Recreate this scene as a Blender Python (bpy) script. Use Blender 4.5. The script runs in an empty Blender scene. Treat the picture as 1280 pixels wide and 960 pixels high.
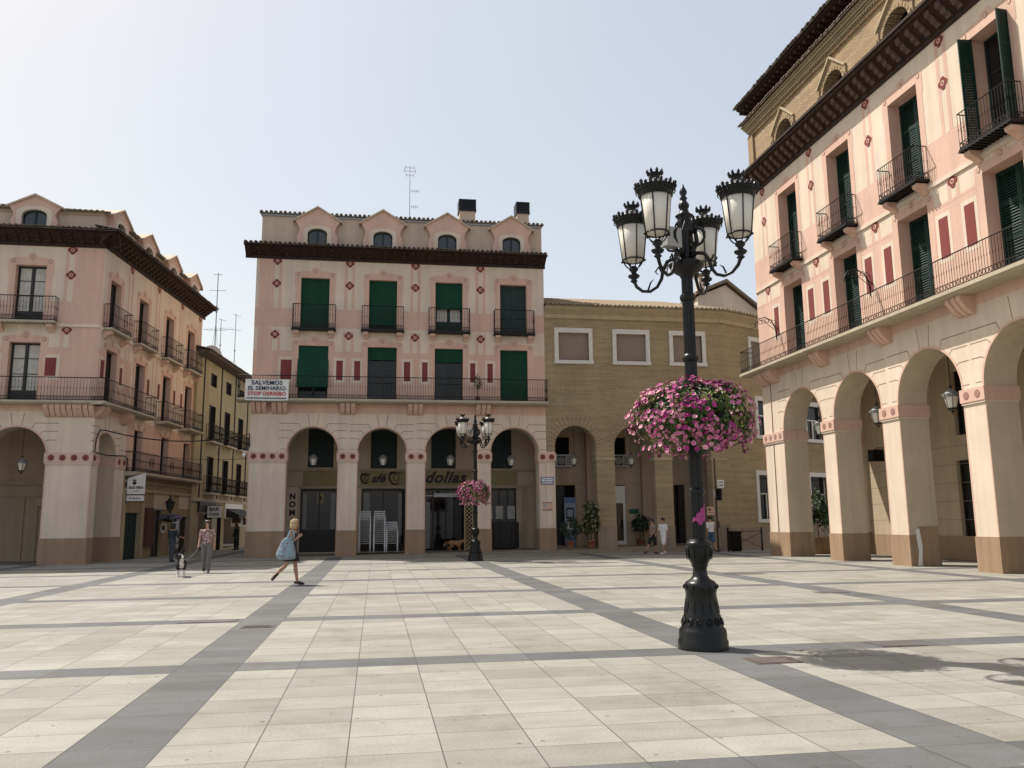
import bpy, bmesh, math, random
from math import sin, cos, pi, radians, sqrt, atan2
from mathutils import Matrix, Vector
random.seed(7)
SC = bpy.context.scene
COL = SC.collection
IDM = Matrix.Identity(4)

# ------------------------------------------------------------------ helpers
class MB:
    """collects faces and links them as one mesh"""
    def __init__(s): s.v = []; s.f = []; s.m = []; s.sm = []
    def add(s, vs, fs, mi=0, smooth=False):
        b = len(s.v); s.v += [tuple(p) for p in vs]
        for f in fs:
            s.f.append([b + i for i in f]); s.m.append(mi); s.sm.append(smooth)
    def poly(s, pts, mi=0): s.add(pts, [list(range(len(pts)))], mi)
    def quad(s, a, b, c, d, mi=0): s.add([a, b, c, d], [[0, 1, 2, 3]], mi)
    def box(s, x0, x1, y0, y1, z0, z1, mi=0):
        v = [(x0,y0,z0),(x1,y0,z0),(x1,y1,z0),(x0,y1,z0),(x0,y0,z1),(x1,y0,z1),(x1,y1,z1),(x0,y1,z1)]
        s.add(v, [[0,3,2,1],[4,5,6,7],[0,1,5,4],[1,2,6,5],[2,3,7,6],[3,0,4,7]], mi)
    def prism(s, pts, y0, y1, mi=0):
        """pts: outline in (x,z), extruded from y0 to y1"""
        n = len(pts)
        v = [(x, y0, z) for x, z in pts] + [(x, y1, z) for x, z in pts]
        s.add(v, [list(range(n)), list(range(2*n-1, n-1, -1))] + [[i, n+i, n+(i+1) % n, (i+1) % n] for i in range(n)], mi)
    def prismx(s, pts, x0, x1, mi=0):
        """pts: outline in (y,z), extruded along x"""
        n = len(pts)
        v = [(x0, y, z) for y, z in pts] + [(x1, y, z) for y, z in pts]
        s.add(v, [list(range(n)), list(range(2*n-1, n-1, -1))] + [[i, n+i, n+(i+1) % n, (i+1) % n] for i in range(n)], mi)
    def prismz(s, pts, z0, z1, mi=0):
        n = len(pts)
        v = [(x, y, z0) for x, y in pts] + [(x, y, z1) for x, y in pts]
        s.add(v, [list(range(n)), list(range(2*n-1, n-1, -1))] + [[i, n+i, n+(i+1) % n, (i+1) % n] for i in range(n)], mi)
    def tube(s, pts, r, n=6, mi=0, cap=True, smooth=True):
        P = [Vector(p) for p in pts]; k = len(P)
        R = list(r) if isinstance(r, (list, tuple)) else [r]*k
        vs = []; a = None
        for i in range(k):
            t = (P[min(i+1, k-1)] - P[max(i-1, 0)])
            t = t.normalized() if t.length > 1e-9 else Vector((0, 0, 1))
            if a is None:
                h = Vector((0, 0, 1)) if abs(t.z) < .9 else Vector((1, 0, 0))
                a = t.cross(h).normalized()
            else:
                a = (a - t*a.dot(t))
                a = a.normalized() if a.length > 1e-6 else t.orthogonal().normalized()
            b = t.cross(a)
            for j in range(n):
                an = 2*pi*j/n
                vs.append(P[i] + a*(R[i]*cos(an)) + b*(R[i]*sin(an)))
        fs = [[i*n+j, i*n+(j+1) % n, (i+1)*n+(j+1) % n, (i+1)*n+j] for i in range(k-1) for j in range(n)]
        s.add(vs, fs, mi, smooth)
        if cap:
            s.add(vs[:n], [list(range(n))[::-1]], mi); s.add(vs[-n:], [list(range(n))], mi)
    def lathe(s, prof, n=16, c=(0, 0, 0), mi=0, smooth=True, ph=0, cap=True):
        vs = []
        for r, z in prof:
            for j in range(n):
                an = 2*pi*j/n + ph
                vs.append((c[0]+r*cos(an), c[1]+r*sin(an), c[2]+z))
        k = len(prof)
        fs = [[i*n+j, i*n+(j+1) % n, (i+1)*n+(j+1) % n, (i+1)*n+j] for i in range(k-1) for j in range(n)]
        s.add(vs, fs, mi, smooth)
        if cap:
            s.add(vs[:n], [list(range(n))[::-1]], mi); s.add(vs[-n:], [list(range(n))], mi)
    def rings(s, rr, n=12, mi=0, smooth=True):
        """rr: list of (centre, vecA, vecB) ellipses joined in order and capped"""
        vs = []
        for c, A, B in rr:
            c = Vector(c); A = Vector(A); B = Vector(B)
            for j in range(n):
                an = 2*pi*j/n; vs.append(c + A*cos(an) + B*sin(an))
        k = len(rr)
        fs = [[i*n+j, i*n+(j+1) % n, (i+1)*n+(j+1) % n, (i+1)*n+j] for i in range(k-1) for j in range(n)]
        s.add(vs, fs, mi, smooth)
        s.add(vs[:n], [list(range(n))[::-1]], mi); s.add(vs[-n:], [list(range(n))], mi)
    def merge(s, o, M=IDM):
        b = len(s.v); s.v += [tuple(M @ Vector(p)) for p in o.v]
        s.f += [[b+i for i in f] for f in o.f]; s.m += o.m; s.sm += o.sm
    def mesh(s, name, mats):
        me = bpy.data.meshes.new(name)
        me.from_pydata(s.v, [], s.f)
        for m in (mats if isinstance(mats, (list, tuple)) else [mats]): me.materials.append(m)
        me.polygons.foreach_set('material_index', s.m)
        me.polygons.foreach_set('use_smooth', s.sm)
        me.update()
        return me

def put(name, me, parent=None, M=None, label=None):
    o = bpy.data.objects.new(name, me); COL.objects.link(o)
    if parent is not None: o.parent = parent
    if M is not None: o.matrix_basis = M
    if label: o['label'] = label
    return o
def build(mb, name, mats, parent=None, M=None, label=None): return put(name, mb.mesh(name, mats), parent, M, label)
def tag(o, label=None, cat=None, group=None, kind=None):
    if label: o['label'] = label
    if cat: o['category'] = cat
    if group: o['group'] = group
    if kind: o['kind'] = kind
    return o
def thing(name, label, cat, loc=(0, 0, 0), rz=0, group=None):
    o = bpy.data.objects.new(name, None); COL.objects.link(o)
    o.location = loc; o.rotation_euler = (0, 0, rz); o.empty_display_size = .3
    return tag(o, label, cat, group)
def dup(o, parent=None):
    c = o.copy(); COL.objects.link(c)
    if parent is not None: c.parent = parent
    for ch in [x for x in COL.objects if x.parent == o]: dup(ch, c)
    return c
def T(x, y, z, rz=0): return Matrix.Translation((x, y, z)) @ Matrix.Rotation(rz, 4, 'Z')
def txt(s, size, ext=.008, shear=0, off=0, spacing=1.0):
    cu = bpy.data.curves.new('lettering', 'FONT'); cu.body = s; cu.size = size; cu.extrude = ext
    cu.shear = shear; cu.offset = off; cu.align_x = 'CENTER'; cu.align_y = 'CENTER'; cu.space_character = spacing
    o = bpy.data.objects.new('lettering', cu); COL.objects.link(o)
    dg = bpy.context.evaluated_depsgraph_get(); me = bpy.data.meshes.new_from_object(o.evaluated_get(dg))
    bpy.data.objects.remove(o); bpy.data.curves.remove(cu)
    for p in me.polygons: p.use_smooth = False
    return me
RX = Matrix.Rotation(pi/2, 4, 'X')
def letter(parent, s, size, x, y, z, m, name='lettering', M=IDM, **k):
    me = txt(s, size, **k); me.materials.clear(); me.materials.append(m)
    return put(name, me, parent, M @ Matrix.Translation((x, y, z)) @ RX)
def remesh(mb, voxel, smooth=4):
    me = mb.mesh('tmp', []); o = bpy.data.objects.new('tmp', me); COL.objects.link(o)
    m = o.modifiers.new('r', 'REMESH'); m.mode = 'VOXEL'; m.voxel_size = voxel; m.use_smooth_shade = True
    if smooth:
        q = o.modifiers.new('s', 'SMOOTH'); q.factor = .5; q.iterations = smooth
    dg = bpy.context.evaluated_depsgraph_get(); r = bpy.data.meshes.new_from_object(o.evaluated_get(dg))
    bpy.data.objects.remove(o); bpy.data.meshes.remove(me)
    for p in r.polygons: p.use_smooth = True
    r.materials.clear()
    return r

# ------------------------------------------------------------------ materials
def mk(name):
    m = bpy.data.materials.new(name); m.use_nodes = True
    return m, m.node_tree, m.node_tree.nodes['Principled BSDF']
def N(nt, t, **k):
    n = nt.nodes.new(t)
    for a, b in k.items():
        if a in n.inputs: n.inputs[a].default_value = b
        else: setattr(n, a, b)
    return n
def mth(nt, op, a, b=None, c=None):
    n = nt.nodes.new('ShaderNodeMath'); n.operation = op
    for i, v in enumerate((a, b, c)):
        if v is None: continue
        if isinstance(v, (int, float)): n.inputs[i].default_value = v
        else: nt.links.new(v, n.inputs[i])
    return n.outputs[0]
def mix(nt, f, a, b, mode='MIX'):
    n = nt.nodes.new('ShaderNodeMix'); n.data_type = 'RGBA'; n.blend_type = mode
    for s, v in ((0, f), (6, a), (7, b)):
        if isinstance(v, (int, float)): n.inputs[s].default_value = v
        elif isinstance(v, (tuple, list)): n.inputs[s].default_value = (*v[:3], 1)
        else: nt.links.new(v, n.inputs[s])
    return n.outputs[2]
def ramp(nt, v, stops):
    n = nt.nodes.new('ShaderNodeValToRGB'); e = n.color_ramp.elements
    while len(e) < len(stops): e.new(.5)
    for i, (p, c) in enumerate(stops): e[i].position = p; e[i].color = (*c, 1) if len(c) == 3 else c
    nt.links.new(v, n.inputs[0]); return n.outputs[0]
def objco(nt): return nt.nodes.new('ShaderNodeTexCoord').outputs['Object']
def noise(nt, co, scale, detail=4, rough=.6, sc=None):
    if sc:
        mp = nt.nodes.new('ShaderNodeMapping'); mp.inputs['Scale'].default_value = sc
        nt.links.new(co, mp.inputs[0]); co = mp.outputs[0]
    n = N(nt, 'ShaderNodeTexNoise'); n.inputs['Scale'].default_value = scale
    n.inputs['Detail'].default_value = detail; n.inputs['Roughness'].default_value = rough
    nt.links.new(co, n.inputs['Vector']); return n.outputs['Fac']
def bump(nt, b, h, st, dist=.01):
    n = nt.nodes.new('ShaderNodeBump'); n.inputs['Strength'].default_value = st; n.inputs['Distance'].default_value = dist
    nt.links.new(h, n.inputs['Height']); nt.links.new(n.outputs[0], b.inputs['Normal'])
def plain(name, c, rough=.6, metal=0, var=.12, sc=6, spec=.4):
    m, nt, b = mk(name); co = objco(nt)
    f = noise(nt, co, sc, 4)
    lo = tuple(x*(1-var) for x in c); hi = tuple(min(1, x*(1+var)) for x in c)
    nt.links.new(ramp(nt, f, [(.3, lo), (.7, hi)]), b.inputs['Base Color'])
    b.inputs['Roughness'].default_value = rough; b.inputs['Metallic'].default_value = metal
    b.inputs['Specular IOR Level'].default_value = spec
    return m
def plaster(name, c, streak=.075, rough=.85):
    """lime plaster with blotches, rain streaks and a fine grain"""
    m, nt, b = mk(name); co = objco(nt)
    big = noise(nt, co, .55, 5, .65); st = noise(nt, co, 1.0, 4, .6, (2.6, 2.6, .16)); fine = noise(nt, co, 34, 3, .7)
    v = ramp(nt, big, [(.3, (.88,)*3), (.72, (1.05,)*3)])
    w = ramp(nt, st, [(.30, (1-streak*1.6,)*3), (.62, (1.02,)*3)])
    g = ramp(nt, fine, [(.25, (.95,)*3), (.75, (1.04,)*3)])
    r = mix(nt, 1.0, mix(nt, 1.0, mix(nt, 1.0, c, v, 'MULTIPLY'), w, 'MULTIPLY'), g, 'MULTIPLY')
    nt.links.new(r, b.inputs['Base Color']); b.inputs['Roughness'].default_value = rough
    b.inputs['Specular IOR Level'].default_value = .2
    bump(nt, b, noise(nt, co, 18, 5, .7), .35, .008)
    return m
def brickmat(name, c1, c2, mo, bw=.27, bh=.062, ms=.013):
    m, nt, b = mk(name); co = objco(nt)
    sp = nt.nodes.new('ShaderNodeSeparateXYZ'); nt.links.new(co, sp.inputs[0])
    cb = nt.nodes.new('ShaderNodeCombineXYZ')
    nt.links.new(mth(nt, 'ADD', sp.outputs[0], sp.outputs[1]), cb.inputs[0]); nt.links.new(sp.outputs[2], cb.inputs[1])
    br = nt.nodes.new('ShaderNodeTexBrick'); nt.links.new(cb.outputs[0], br.inputs['Vector'])
    br.inputs['Scale'].default_value = 1; br.inputs['Brick Width'].default_value = bw; br.inputs['Row Height'].default_value = bh
    br.inputs['Mortar Size'].default_value = ms; br.inputs['Mortar Smooth'].default_value = .3; br.inputs['Bias'].default_value = 0
    br.inputs['Color1'].default_value = (*c1, 1); br.inputs['Color2'].default_value = (*c2, 1); br.inputs['Mortar'].default_value = (*mo, 1)
    big = noise(nt, co, .5, 5, .65); rowv = noise(nt, co, 1, 3, .6, (.25, .25, 9))
    r = mix(nt, 1, br.outputs['Color'], ramp(nt, big, [(.3, (.82,)*3), (.7, (1.1,)*3)]), 'MULTIPLY')
    r = mix(nt, 1, r, ramp(nt, rowv, [(.3, (.84,)*3), (.7, (1.12,)*3)]), 'MULTIPLY')
    nt.links.new(r, b.inputs['Base Color']); b.inputs['Roughness'].default_value = .9; b.inputs['Specular IOR Level'].default_value = .15
    bump(nt, b, mth(nt, 'SUBTRACT', 1.0, br.outputs['Fac']), .6, .012)
    return m
def glassy(name, c, rough=.06, spec=.7):
    """window pane over a dark room: a smooth reflecting surface"""
    m, nt, b = mk(name); co = objco(nt)
    nt.links.new(ramp(nt, noise(nt, co, 1.2, 2), [(.35, tuple(x*.6 for x in c)), (.65, c)]), b.inputs['Base Color'])
    b.inputs['Roughness'].default_value = rough; b.inputs['Specular IOR Level'].default_value = spec
    return m
def tilemat(name, c1, c2):
    m, nt, b = mk(name); co = objco(nt)
    f = noise(nt, co, 3.2, 5, .8); g = noise(nt, co, .6, 3)
    nt.links.new(mix(nt, g, ramp(nt, f, [(.3, c1), (.7, c2)]), ramp(nt, f, [(.3, tuple(x*.6 for x in c2)), (.7, c1)])), b.inputs['Base Color'])
    b.inputs['Roughness'].default_value = .9; b.inputs['Specular IOR Level'].default_value = .15
    bump(nt, b, f, .4, .02)
    return m

m_cream = plaster('cream_plaster', (.68, .56, .445))
m_pink = plaster('pink_plaster', (.64, .425, .33))
m_red = plaster('oxblood_paint', (.20, .052, .046), .08)
m_groove = plain('groove_dark_pink', (.27, .17, .13), .9)  # own dark pink colour of the joint lines and rims
m_plinth = plaster('brown_render', (.345, .235, .15), .14)
m_attic = plaster('attic_buff_plaster', (.54, .43, .325))
m_soff = plaster('arcade_buff_plaster', (.58, .475, .355))
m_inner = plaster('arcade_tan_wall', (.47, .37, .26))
m_wood = plain('dark_eave_wood', (.034, .018, .014), .7, var=.35, sc=5, spec=.2)
m_wood2 = plain('eave_bracket_wood', (.085, .05, .038), .7, var=.3, sc=9)
m_iron = plain('black_wrought_iron', (.010, .0095, .0095), .5, 0, .2, 12, .25)
m_slab = plaster('balcony_stone', (.46, .39, .29))
m_green = plain('dark_green_paint', (.006, .026, .019), .55, var=.2, sc=3, spec=.25)
m_green2 = plain('green_canvas_blind', (.009, .050, .029), .75, var=.15, sc=2, spec=.15)
m_green3 = plain('black_green_paint', (.012, .030, .028), .6, var=.2, sc=3)
m_dkwood = plain('black_brown_joinery', (.022, .018, .016), .5, var=.2)
m_curt = plain('pale_net_curtain', (.46, .44, .40), .9, var=.15, sc=5)
m_glass = glassy('dark_window_glass', (.010, .012, .013), .05, .35)
m_glass2 = glassy('grey_window_glass', (.045, .055, .06), .05, .6)
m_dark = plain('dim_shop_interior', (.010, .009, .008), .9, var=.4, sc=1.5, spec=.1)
m_tile = tilemat('weathered_roof_tile', (.15, .12, .09), (.30, .24, .17))
m_tiled = tilemat('dark_eave_tile', (.075, .055, .045), (.16, .13, .10))
m_tilel = tilemat('mottled_ochre_tile', (.19, .14, .09), (.35, .28, .19))  # mottled ochre brown, the tile's own tone
m_brick = brickmat('buff_brick', (.40, .305, .18), (.47, .37, .23), (.23, .175, .11))
m_brick2 = brickmat('tower_brick', (.37, .265, .155), (.45, .335, .205), (.23, .16, .10), .28, .065, .014)
m_stone = plaster('brick_plinth_cement', (.29, .235, .17), .14)
m_band = plaster('ochre_cornice_stone', (.43, .345, .225))
m_white = plain('white_window_paint', (.60, .58, .53), .6, var=.08)
m_blind = plain('taupe_roller_blind', (.235, .18, .135), .8, var=.06, sc=1)
m_ochre = plaster('ochre_shop_render', (.32, .245, .14), .12)
m_yell = plaster('yellow_street_render', (.40, .325, .20), .12)
m_med = plaster('faded_medallion_pink', (.36, .19, .15))
m_yfad = plain('yellow_shop_board', (.30, .255, .12), .7, var=.1, sc=2)
m_ltr = plain('brown_letter_paint', (.022, .010, .006), .5, var=.1)
m_black = plain('black_cast_iron', (.0045, .005, .005), .34, 0, .25, 14, .32)
m_milk = plain('milky_lantern_glass', (.66, .62, .53), .25, var=.05, sc=3)
m_zinc = plain('grey_dome_zinc', (.20, .20, .19), .5, .2)
m_metal = plain('galvanised_metal', (.33, .33, .33), .45, .7, .1)
m_terra = plain('terracotta_pot', (.26, .10, .06), .8)
m_leafd = plain('dark_leaf', (.022, .045, .016), .55, var=.5, sc=7)
m_leaf = plain('mid_leaf', (.06, .10, .025), .55, var=.5, sc=7)
m_leafy = plain('yellow_green_leaf', (.22, .22, .05), .6, var=.4, sc=7)
m_mag = plain('magenta_petal', (.33, .022, .16), .65, var=.5, sc=9)
m_pnk = plain('pink_petal', (.54, .17, .29), .6, var=.35, sc=6)
m_pale = plain('pale_pink_petal', (.62, .30, .34), .6, var=.25, sc=6)
m_wht = plain('clean_white_paint', (.72, .71, .68), .5, var=.05)
m_blue = plain('sign_blue', (.05, .12, .26), .5, var=.1)
m_skin = plain('skin', (.46, .265, .18), .55, var=.10, sc=12)
m_skin2 = plain('tanned_skin', (.36, .195, .125), .55, var=.10, sc=12)
SKY = (1.0, 2.5, 1.0, .15); SUNE = 2.95; EXPO = 1.1
# ------------------------------------------------------------------ building kit (local frame: x along the front, y into the building, z up)
def wall_grid(mb, xs, zs, holes, y=0.0, rev=.35, mi=0, mr=1):
    """flat wall with rectangular openings and their reveals"""
    X = sorted(set(xs + [h[0] for h in holes] + [h[1] for h in holes])); Z = sorted(set(zs + [h[2] for h in holes] + [h[3] for h in holes]))
    for a, b in zip(X, X[1:]):
        for c, d in zip(Z, Z[1:]):
            cx, cz = (a+b)/2, (c+d)/2
            if any(h[0] < cx < h[1] and h[2] < cz < h[3] for h in holes): continue
            mb.quad((a, y, c), (b, y, c), (b, y, d), (a, y, d), mi)
    for a, b, c, d in holes:
        e = y + rev
        mb.quad((a, y, c), (a, e, c), (a, e, d), (a, y, d), mr); mb.quad((b, y, c), (b, y, d), (b, e, d), (b, e, c), mr)
        mb.quad((a, y, d), (a, e, d), (b, e, d), (b, y, d), mr); mb.quad((a, y, c), (b, y, c), (b, e, c), (a, e, c), mr)
def arch_pts(xc, r, zs, n=24): return [(xc - r*cos(pi*i/n), zs + r*sin(pi*i/n)) for i in range(n+1)]
def arcade_wall(mb, x0, x1, arches, ztop, depth, mf=0, ms=4, zb=0.0, y=0.0):
    """solid wall with arched openings, real thickness"""
    for yy in (y, y+depth):
        x = x0
        for xc, r, zs in arches:
            mb.quad((x, yy, zb), (xc-r, yy, zb), (xc-r, yy, ztop), (x, yy, ztop), mf)
            P = arch_pts(xc, r, zs)
            for (a, za), (b, z_b) in zip(P, P[1:]): mb.quad((a, yy, za), (b, yy, z_b), (b, yy, ztop), (a, yy, ztop), mf)
            x = xc + r
        mb.quad((x, yy, zb), (x1, yy, zb), (x1, yy, ztop), (x, yy, ztop), mf)
    for xc, r, zs in arches:
        P = [(xc-r, zb)] + arch_pts(xc, r, zs) + [(xc+r, zb)]
        vs = [(a, y, z) for a, z in P] + [(a, y+depth, z) for a, z in P]; n = len(P)
        mb.add(vs, [[i, n+i, n+i+1, i+1] for i in range(n-1)], ms, False)
    for xx in (x0, x1): mb.quad((xx, y, zb), (xx, y+depth, zb), (xx, y+depth, ztop), (xx, y, ztop), mf)
def strip(mb, x0, x1, z0, z1, p, mi, y=0.0): mb.box(x0, x1, y-p, y-.0005, z0, z1, mi)
def line(mb, a, b, w, p, mi, y=0.0):
    (x0, z0), (x1, z1) = a, b; L = math.hypot(x1-x0, z1-z0); nx, nz = -(z1-z0)/L*w/2, (x1-x0)/L*w/2
    mb.prism([(x0+nx, z0+nz), (x0-nx, z0-nz), (x1-nx, z1-nz), (x1+nx, z1+nz)], y-p, y-.0005, mi)
def rail_mb(segs, z0, z1, step=.12, r=.009, ring=0, bulb=True):
    """iron railing along connected plan segments"""
    mb = MB()
    for (xa, ya), (xb, yb) in segs:
        L = math.hypot(xb-xa, yb-ya); n = max(1, round(L/step))
        for zz, rr in ((z1, .020), (z0+.04, .012)) + (((z0+.04+ring, .011),) if ring else ()):
            mb.tube([(xa, ya, zz), (xb, yb, zz)], rr, 4, smooth=False)
        for i in range(n+1):
            t = i/n; x, y = xa+(xb-xa)*t, ya+(yb-ya)*t
            mb.tube([(x, y, z0), (x, y, z1)], r, 3, cap=False, smooth=False)
            if bulb:
                zm = z0 + (z1-z0)*.55
                mb.tube([(x, y, zm-.06), (x, y, zm), (x, y, zm+.06)], [r, r*2.1, r], 4, cap=False, smooth=False)
        if ring:
            m = max(1, round(L/(ring*.9)))
            for i in range(m):
                t = (i+.5)/m; x, y = xa+(xb-xa)*t, ya+(yb-ya)*t; dx, dy = (xb-xa)/L, (yb-ya)/L; R = ring*.40
                P = [(x+dx*R*cos(q*pi/4), y+dy*R*cos(q*pi/4), z0+.04+ring/2+R*1.1*sin(q*pi/4)) for q in range(9)]
                mb.tube(P, .010, 3, cap=False, smooth=False)
    return mb
def rosette_mb(s=.2):
    mb = MB()
    for k in range(4):
        a = k*pi/2; cx, cz = .52*s*cos(a), .52*s*sin(a)
        mb.prism([(cx+.48*s*cos(q*pi/6), cz+.48*s*sin(q*pi/6)) for q in range(12)], -.012-.001*k, -.0005, 0)
    mb.prism([(.38*s*cos(q*pi/6), .38*s*sin(q*pi/6)) for q in range(12)], -.020, -.013, 1)
    mb.prism([(.2*s*cos(q*pi/6), .2*s*sin(q*pi/6)) for q in range(12)], -.026, -.021, 0)
    return mb
def corbel_mb(w=.62, h=.62, d=.5):
    mb = MB()
    for k in range(3):
        x = (k-1)*w*.36
        P = [(0, 0), (0, h), (-d, h), (-d, h-.14)] + [(-d*(.92-.5*t+.02*sin(t*6)), h-.16-t*(h-.2)) for t in (.15, .4, .65)] + [(-.12, .03)]
        mb.prismx(P, x-w*.15, x+w*.15, 0)
    mb.box(-w*.5, w*.5, -d*.55, 0, h-.30, h-.005, 0); mb.box(-w*.5, w*.5, -.07, 0, .06, h-.31, 0)
    return mb
def tile_roof(mb, x0, x1, ya, za, yb, zb, pitch=.23, r=.085, mi=0, n=5, jit=.012, hip=0):
    """barrel tiles laid from the eave edge (ya,za) up to (yb,zb)"""
    k = max(1, int((x1-x0)/pitch)); p = (x1-x0)/k
    hk = math.tan(radians(13)); dy = yb-ya; YB, ZB = yb, zb
    mb.quad((x0, ya, za-.02), (x1, ya, za-.02), (x1-(dy*hk if hip > 0 else 0), yb, zb-.02), (x0+(dy*hk if hip < 0 else 0), yb, zb-.02), mi)
    mb.quad((x0, ya, za-.06), (x1, ya, za-.06), (x1, ya, za-.02), (x0, ya, za-.02), mi)
    for i in range(k):
        x = x0 + (i+.5)*p; j = random.uniform(-jit, jit); e = random.uniform(-.03, .03)
        if hip:
            q = min(1.0, max(.02, ((x1-x) if hip > 0 else (x-x0))/hk/dy)); yb, zb = ya+(YB-ya)*q, za+(ZB-za)*q
        A = [(x+j+r*cos(pi*q/n), ya-.04+e, za+r*.9*sin(pi*q/n)) for q in range(n+1)]
        B = [(x+r*cos(pi*q/n), yb, zb+r*.9*sin(pi*q/n)) for q in range(n+1)]
        m = n+1
        mb.add(A+B, [[q, q+1, m+q+1, m+q] for q in range(n)] + [list(range(m))], mi, False)
        # the thickness of the lowest tile
        mb.add(A + [(x+j+r*.7*cos(pi*q/n), ya-.045+e, za+r*.6*sin(pi*q/n)) for q in range(n+1)], [[q, m+q, m+q+1, q+1] for q in range(n)], mi)
def eave_mb(x0, x1, z0, out, h, step=.42, fas=.28, bw=.085):
    """carved wooden eave: wall plate, rows of brackets, boarding and fascia"""
    mb = MB()
    mb.box(x0, x1, -.07, .02, z0-.10, z0+.06, 0)
    mb.prismx([(0, z0+.065), (-.05, z0+.065), (-out, z0+h), (-out, z0+h+.03), (0, z0+h+.03)], x0, x1, 0)
    n = max(1, round((x1-x0)/step))
    for i in range(n):
        x = x0 + (i+.5)*(x1-x0)/n
        P = [(-.05, z0+.08), (-.17, z0+.06), (-.22, z0+.16), (-.34, z0+.20), (-.40, z0+.34), (-out*.86, z0+h*.64), (-out*.93, z0+h*.95), (-.1, z0+h*.99)]
        mb.prismx(P, x-bw, x+bw, 1)
    mb.box(x0-.02, x1+.02, -out-.09, -out+.02, z0+h-.02, z0+h+fas*.5, 0)
    mb.box(x0-.02, x1+.02, -out-.16, -out+.02, z0+h+fas*.5+.002, z0+h+fas, 0)
    return mb
def shutter_leaf(w, h, louv=True):
    mb = MB(); t = .04
    mb.box(0, .075, 0, t, 0, h); mb.box(w-.075, w, 0, t, 0, h)
    for z in (0, h*.36, h*.68, h-.1): mb.box(.0755, w-.0755, .002, t-.002, z, z+.10)
    if louv:
        n = int(h/.085)
        for i in range(n):
            z = i*h/n + .02
            mb.add([(.076, .002, z), (w-.076, .002, z), (w-.076, .034, z+.055), (.076, .034, z+.055), (.076, .002, z+.012), (w-.076, .002, z+.012), (w-.076, .034, z+.067), (.076, .034, z+.067)], [[0,1,2,3],[4,7,6,5],[0,4,5,1],[2,6,7,3]], 0)
    else: mb.box(.0755, w-.0755, .012, t-.012, .0, h)
    return mb
def window_frame(w, h, panes_z=(.33, .66), kick=0, mull=True, t=.07):
    """double casement joinery in the plane y=0..t, from z=0"""
    mb = MB(); e = .075
    mb.box(0, e, 0, t, 0, h); mb.box(w-e, w, 0, t, 0, h); mb.box(e+.001, w-e-.001, 0, t, h-e, h); mb.box(e+.001, w-e-.001, 0, t, 0, max(e, kick))
    if mull: mb.box(w/2-.06, w/2+.06, -.012, t-.012, max(e, kick)+.001, h-e-.001)
    for q in panes_z:
        z = kick + (h-kick)*q
        mb.box(e+.001, w-e-.001, .012, t-.012, z-.016, z+.016)
    return mb
_cache = {}
def cached(key, fn):
    if key not in _cache: _cache[key] = fn()
    return _cache[key]

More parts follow.
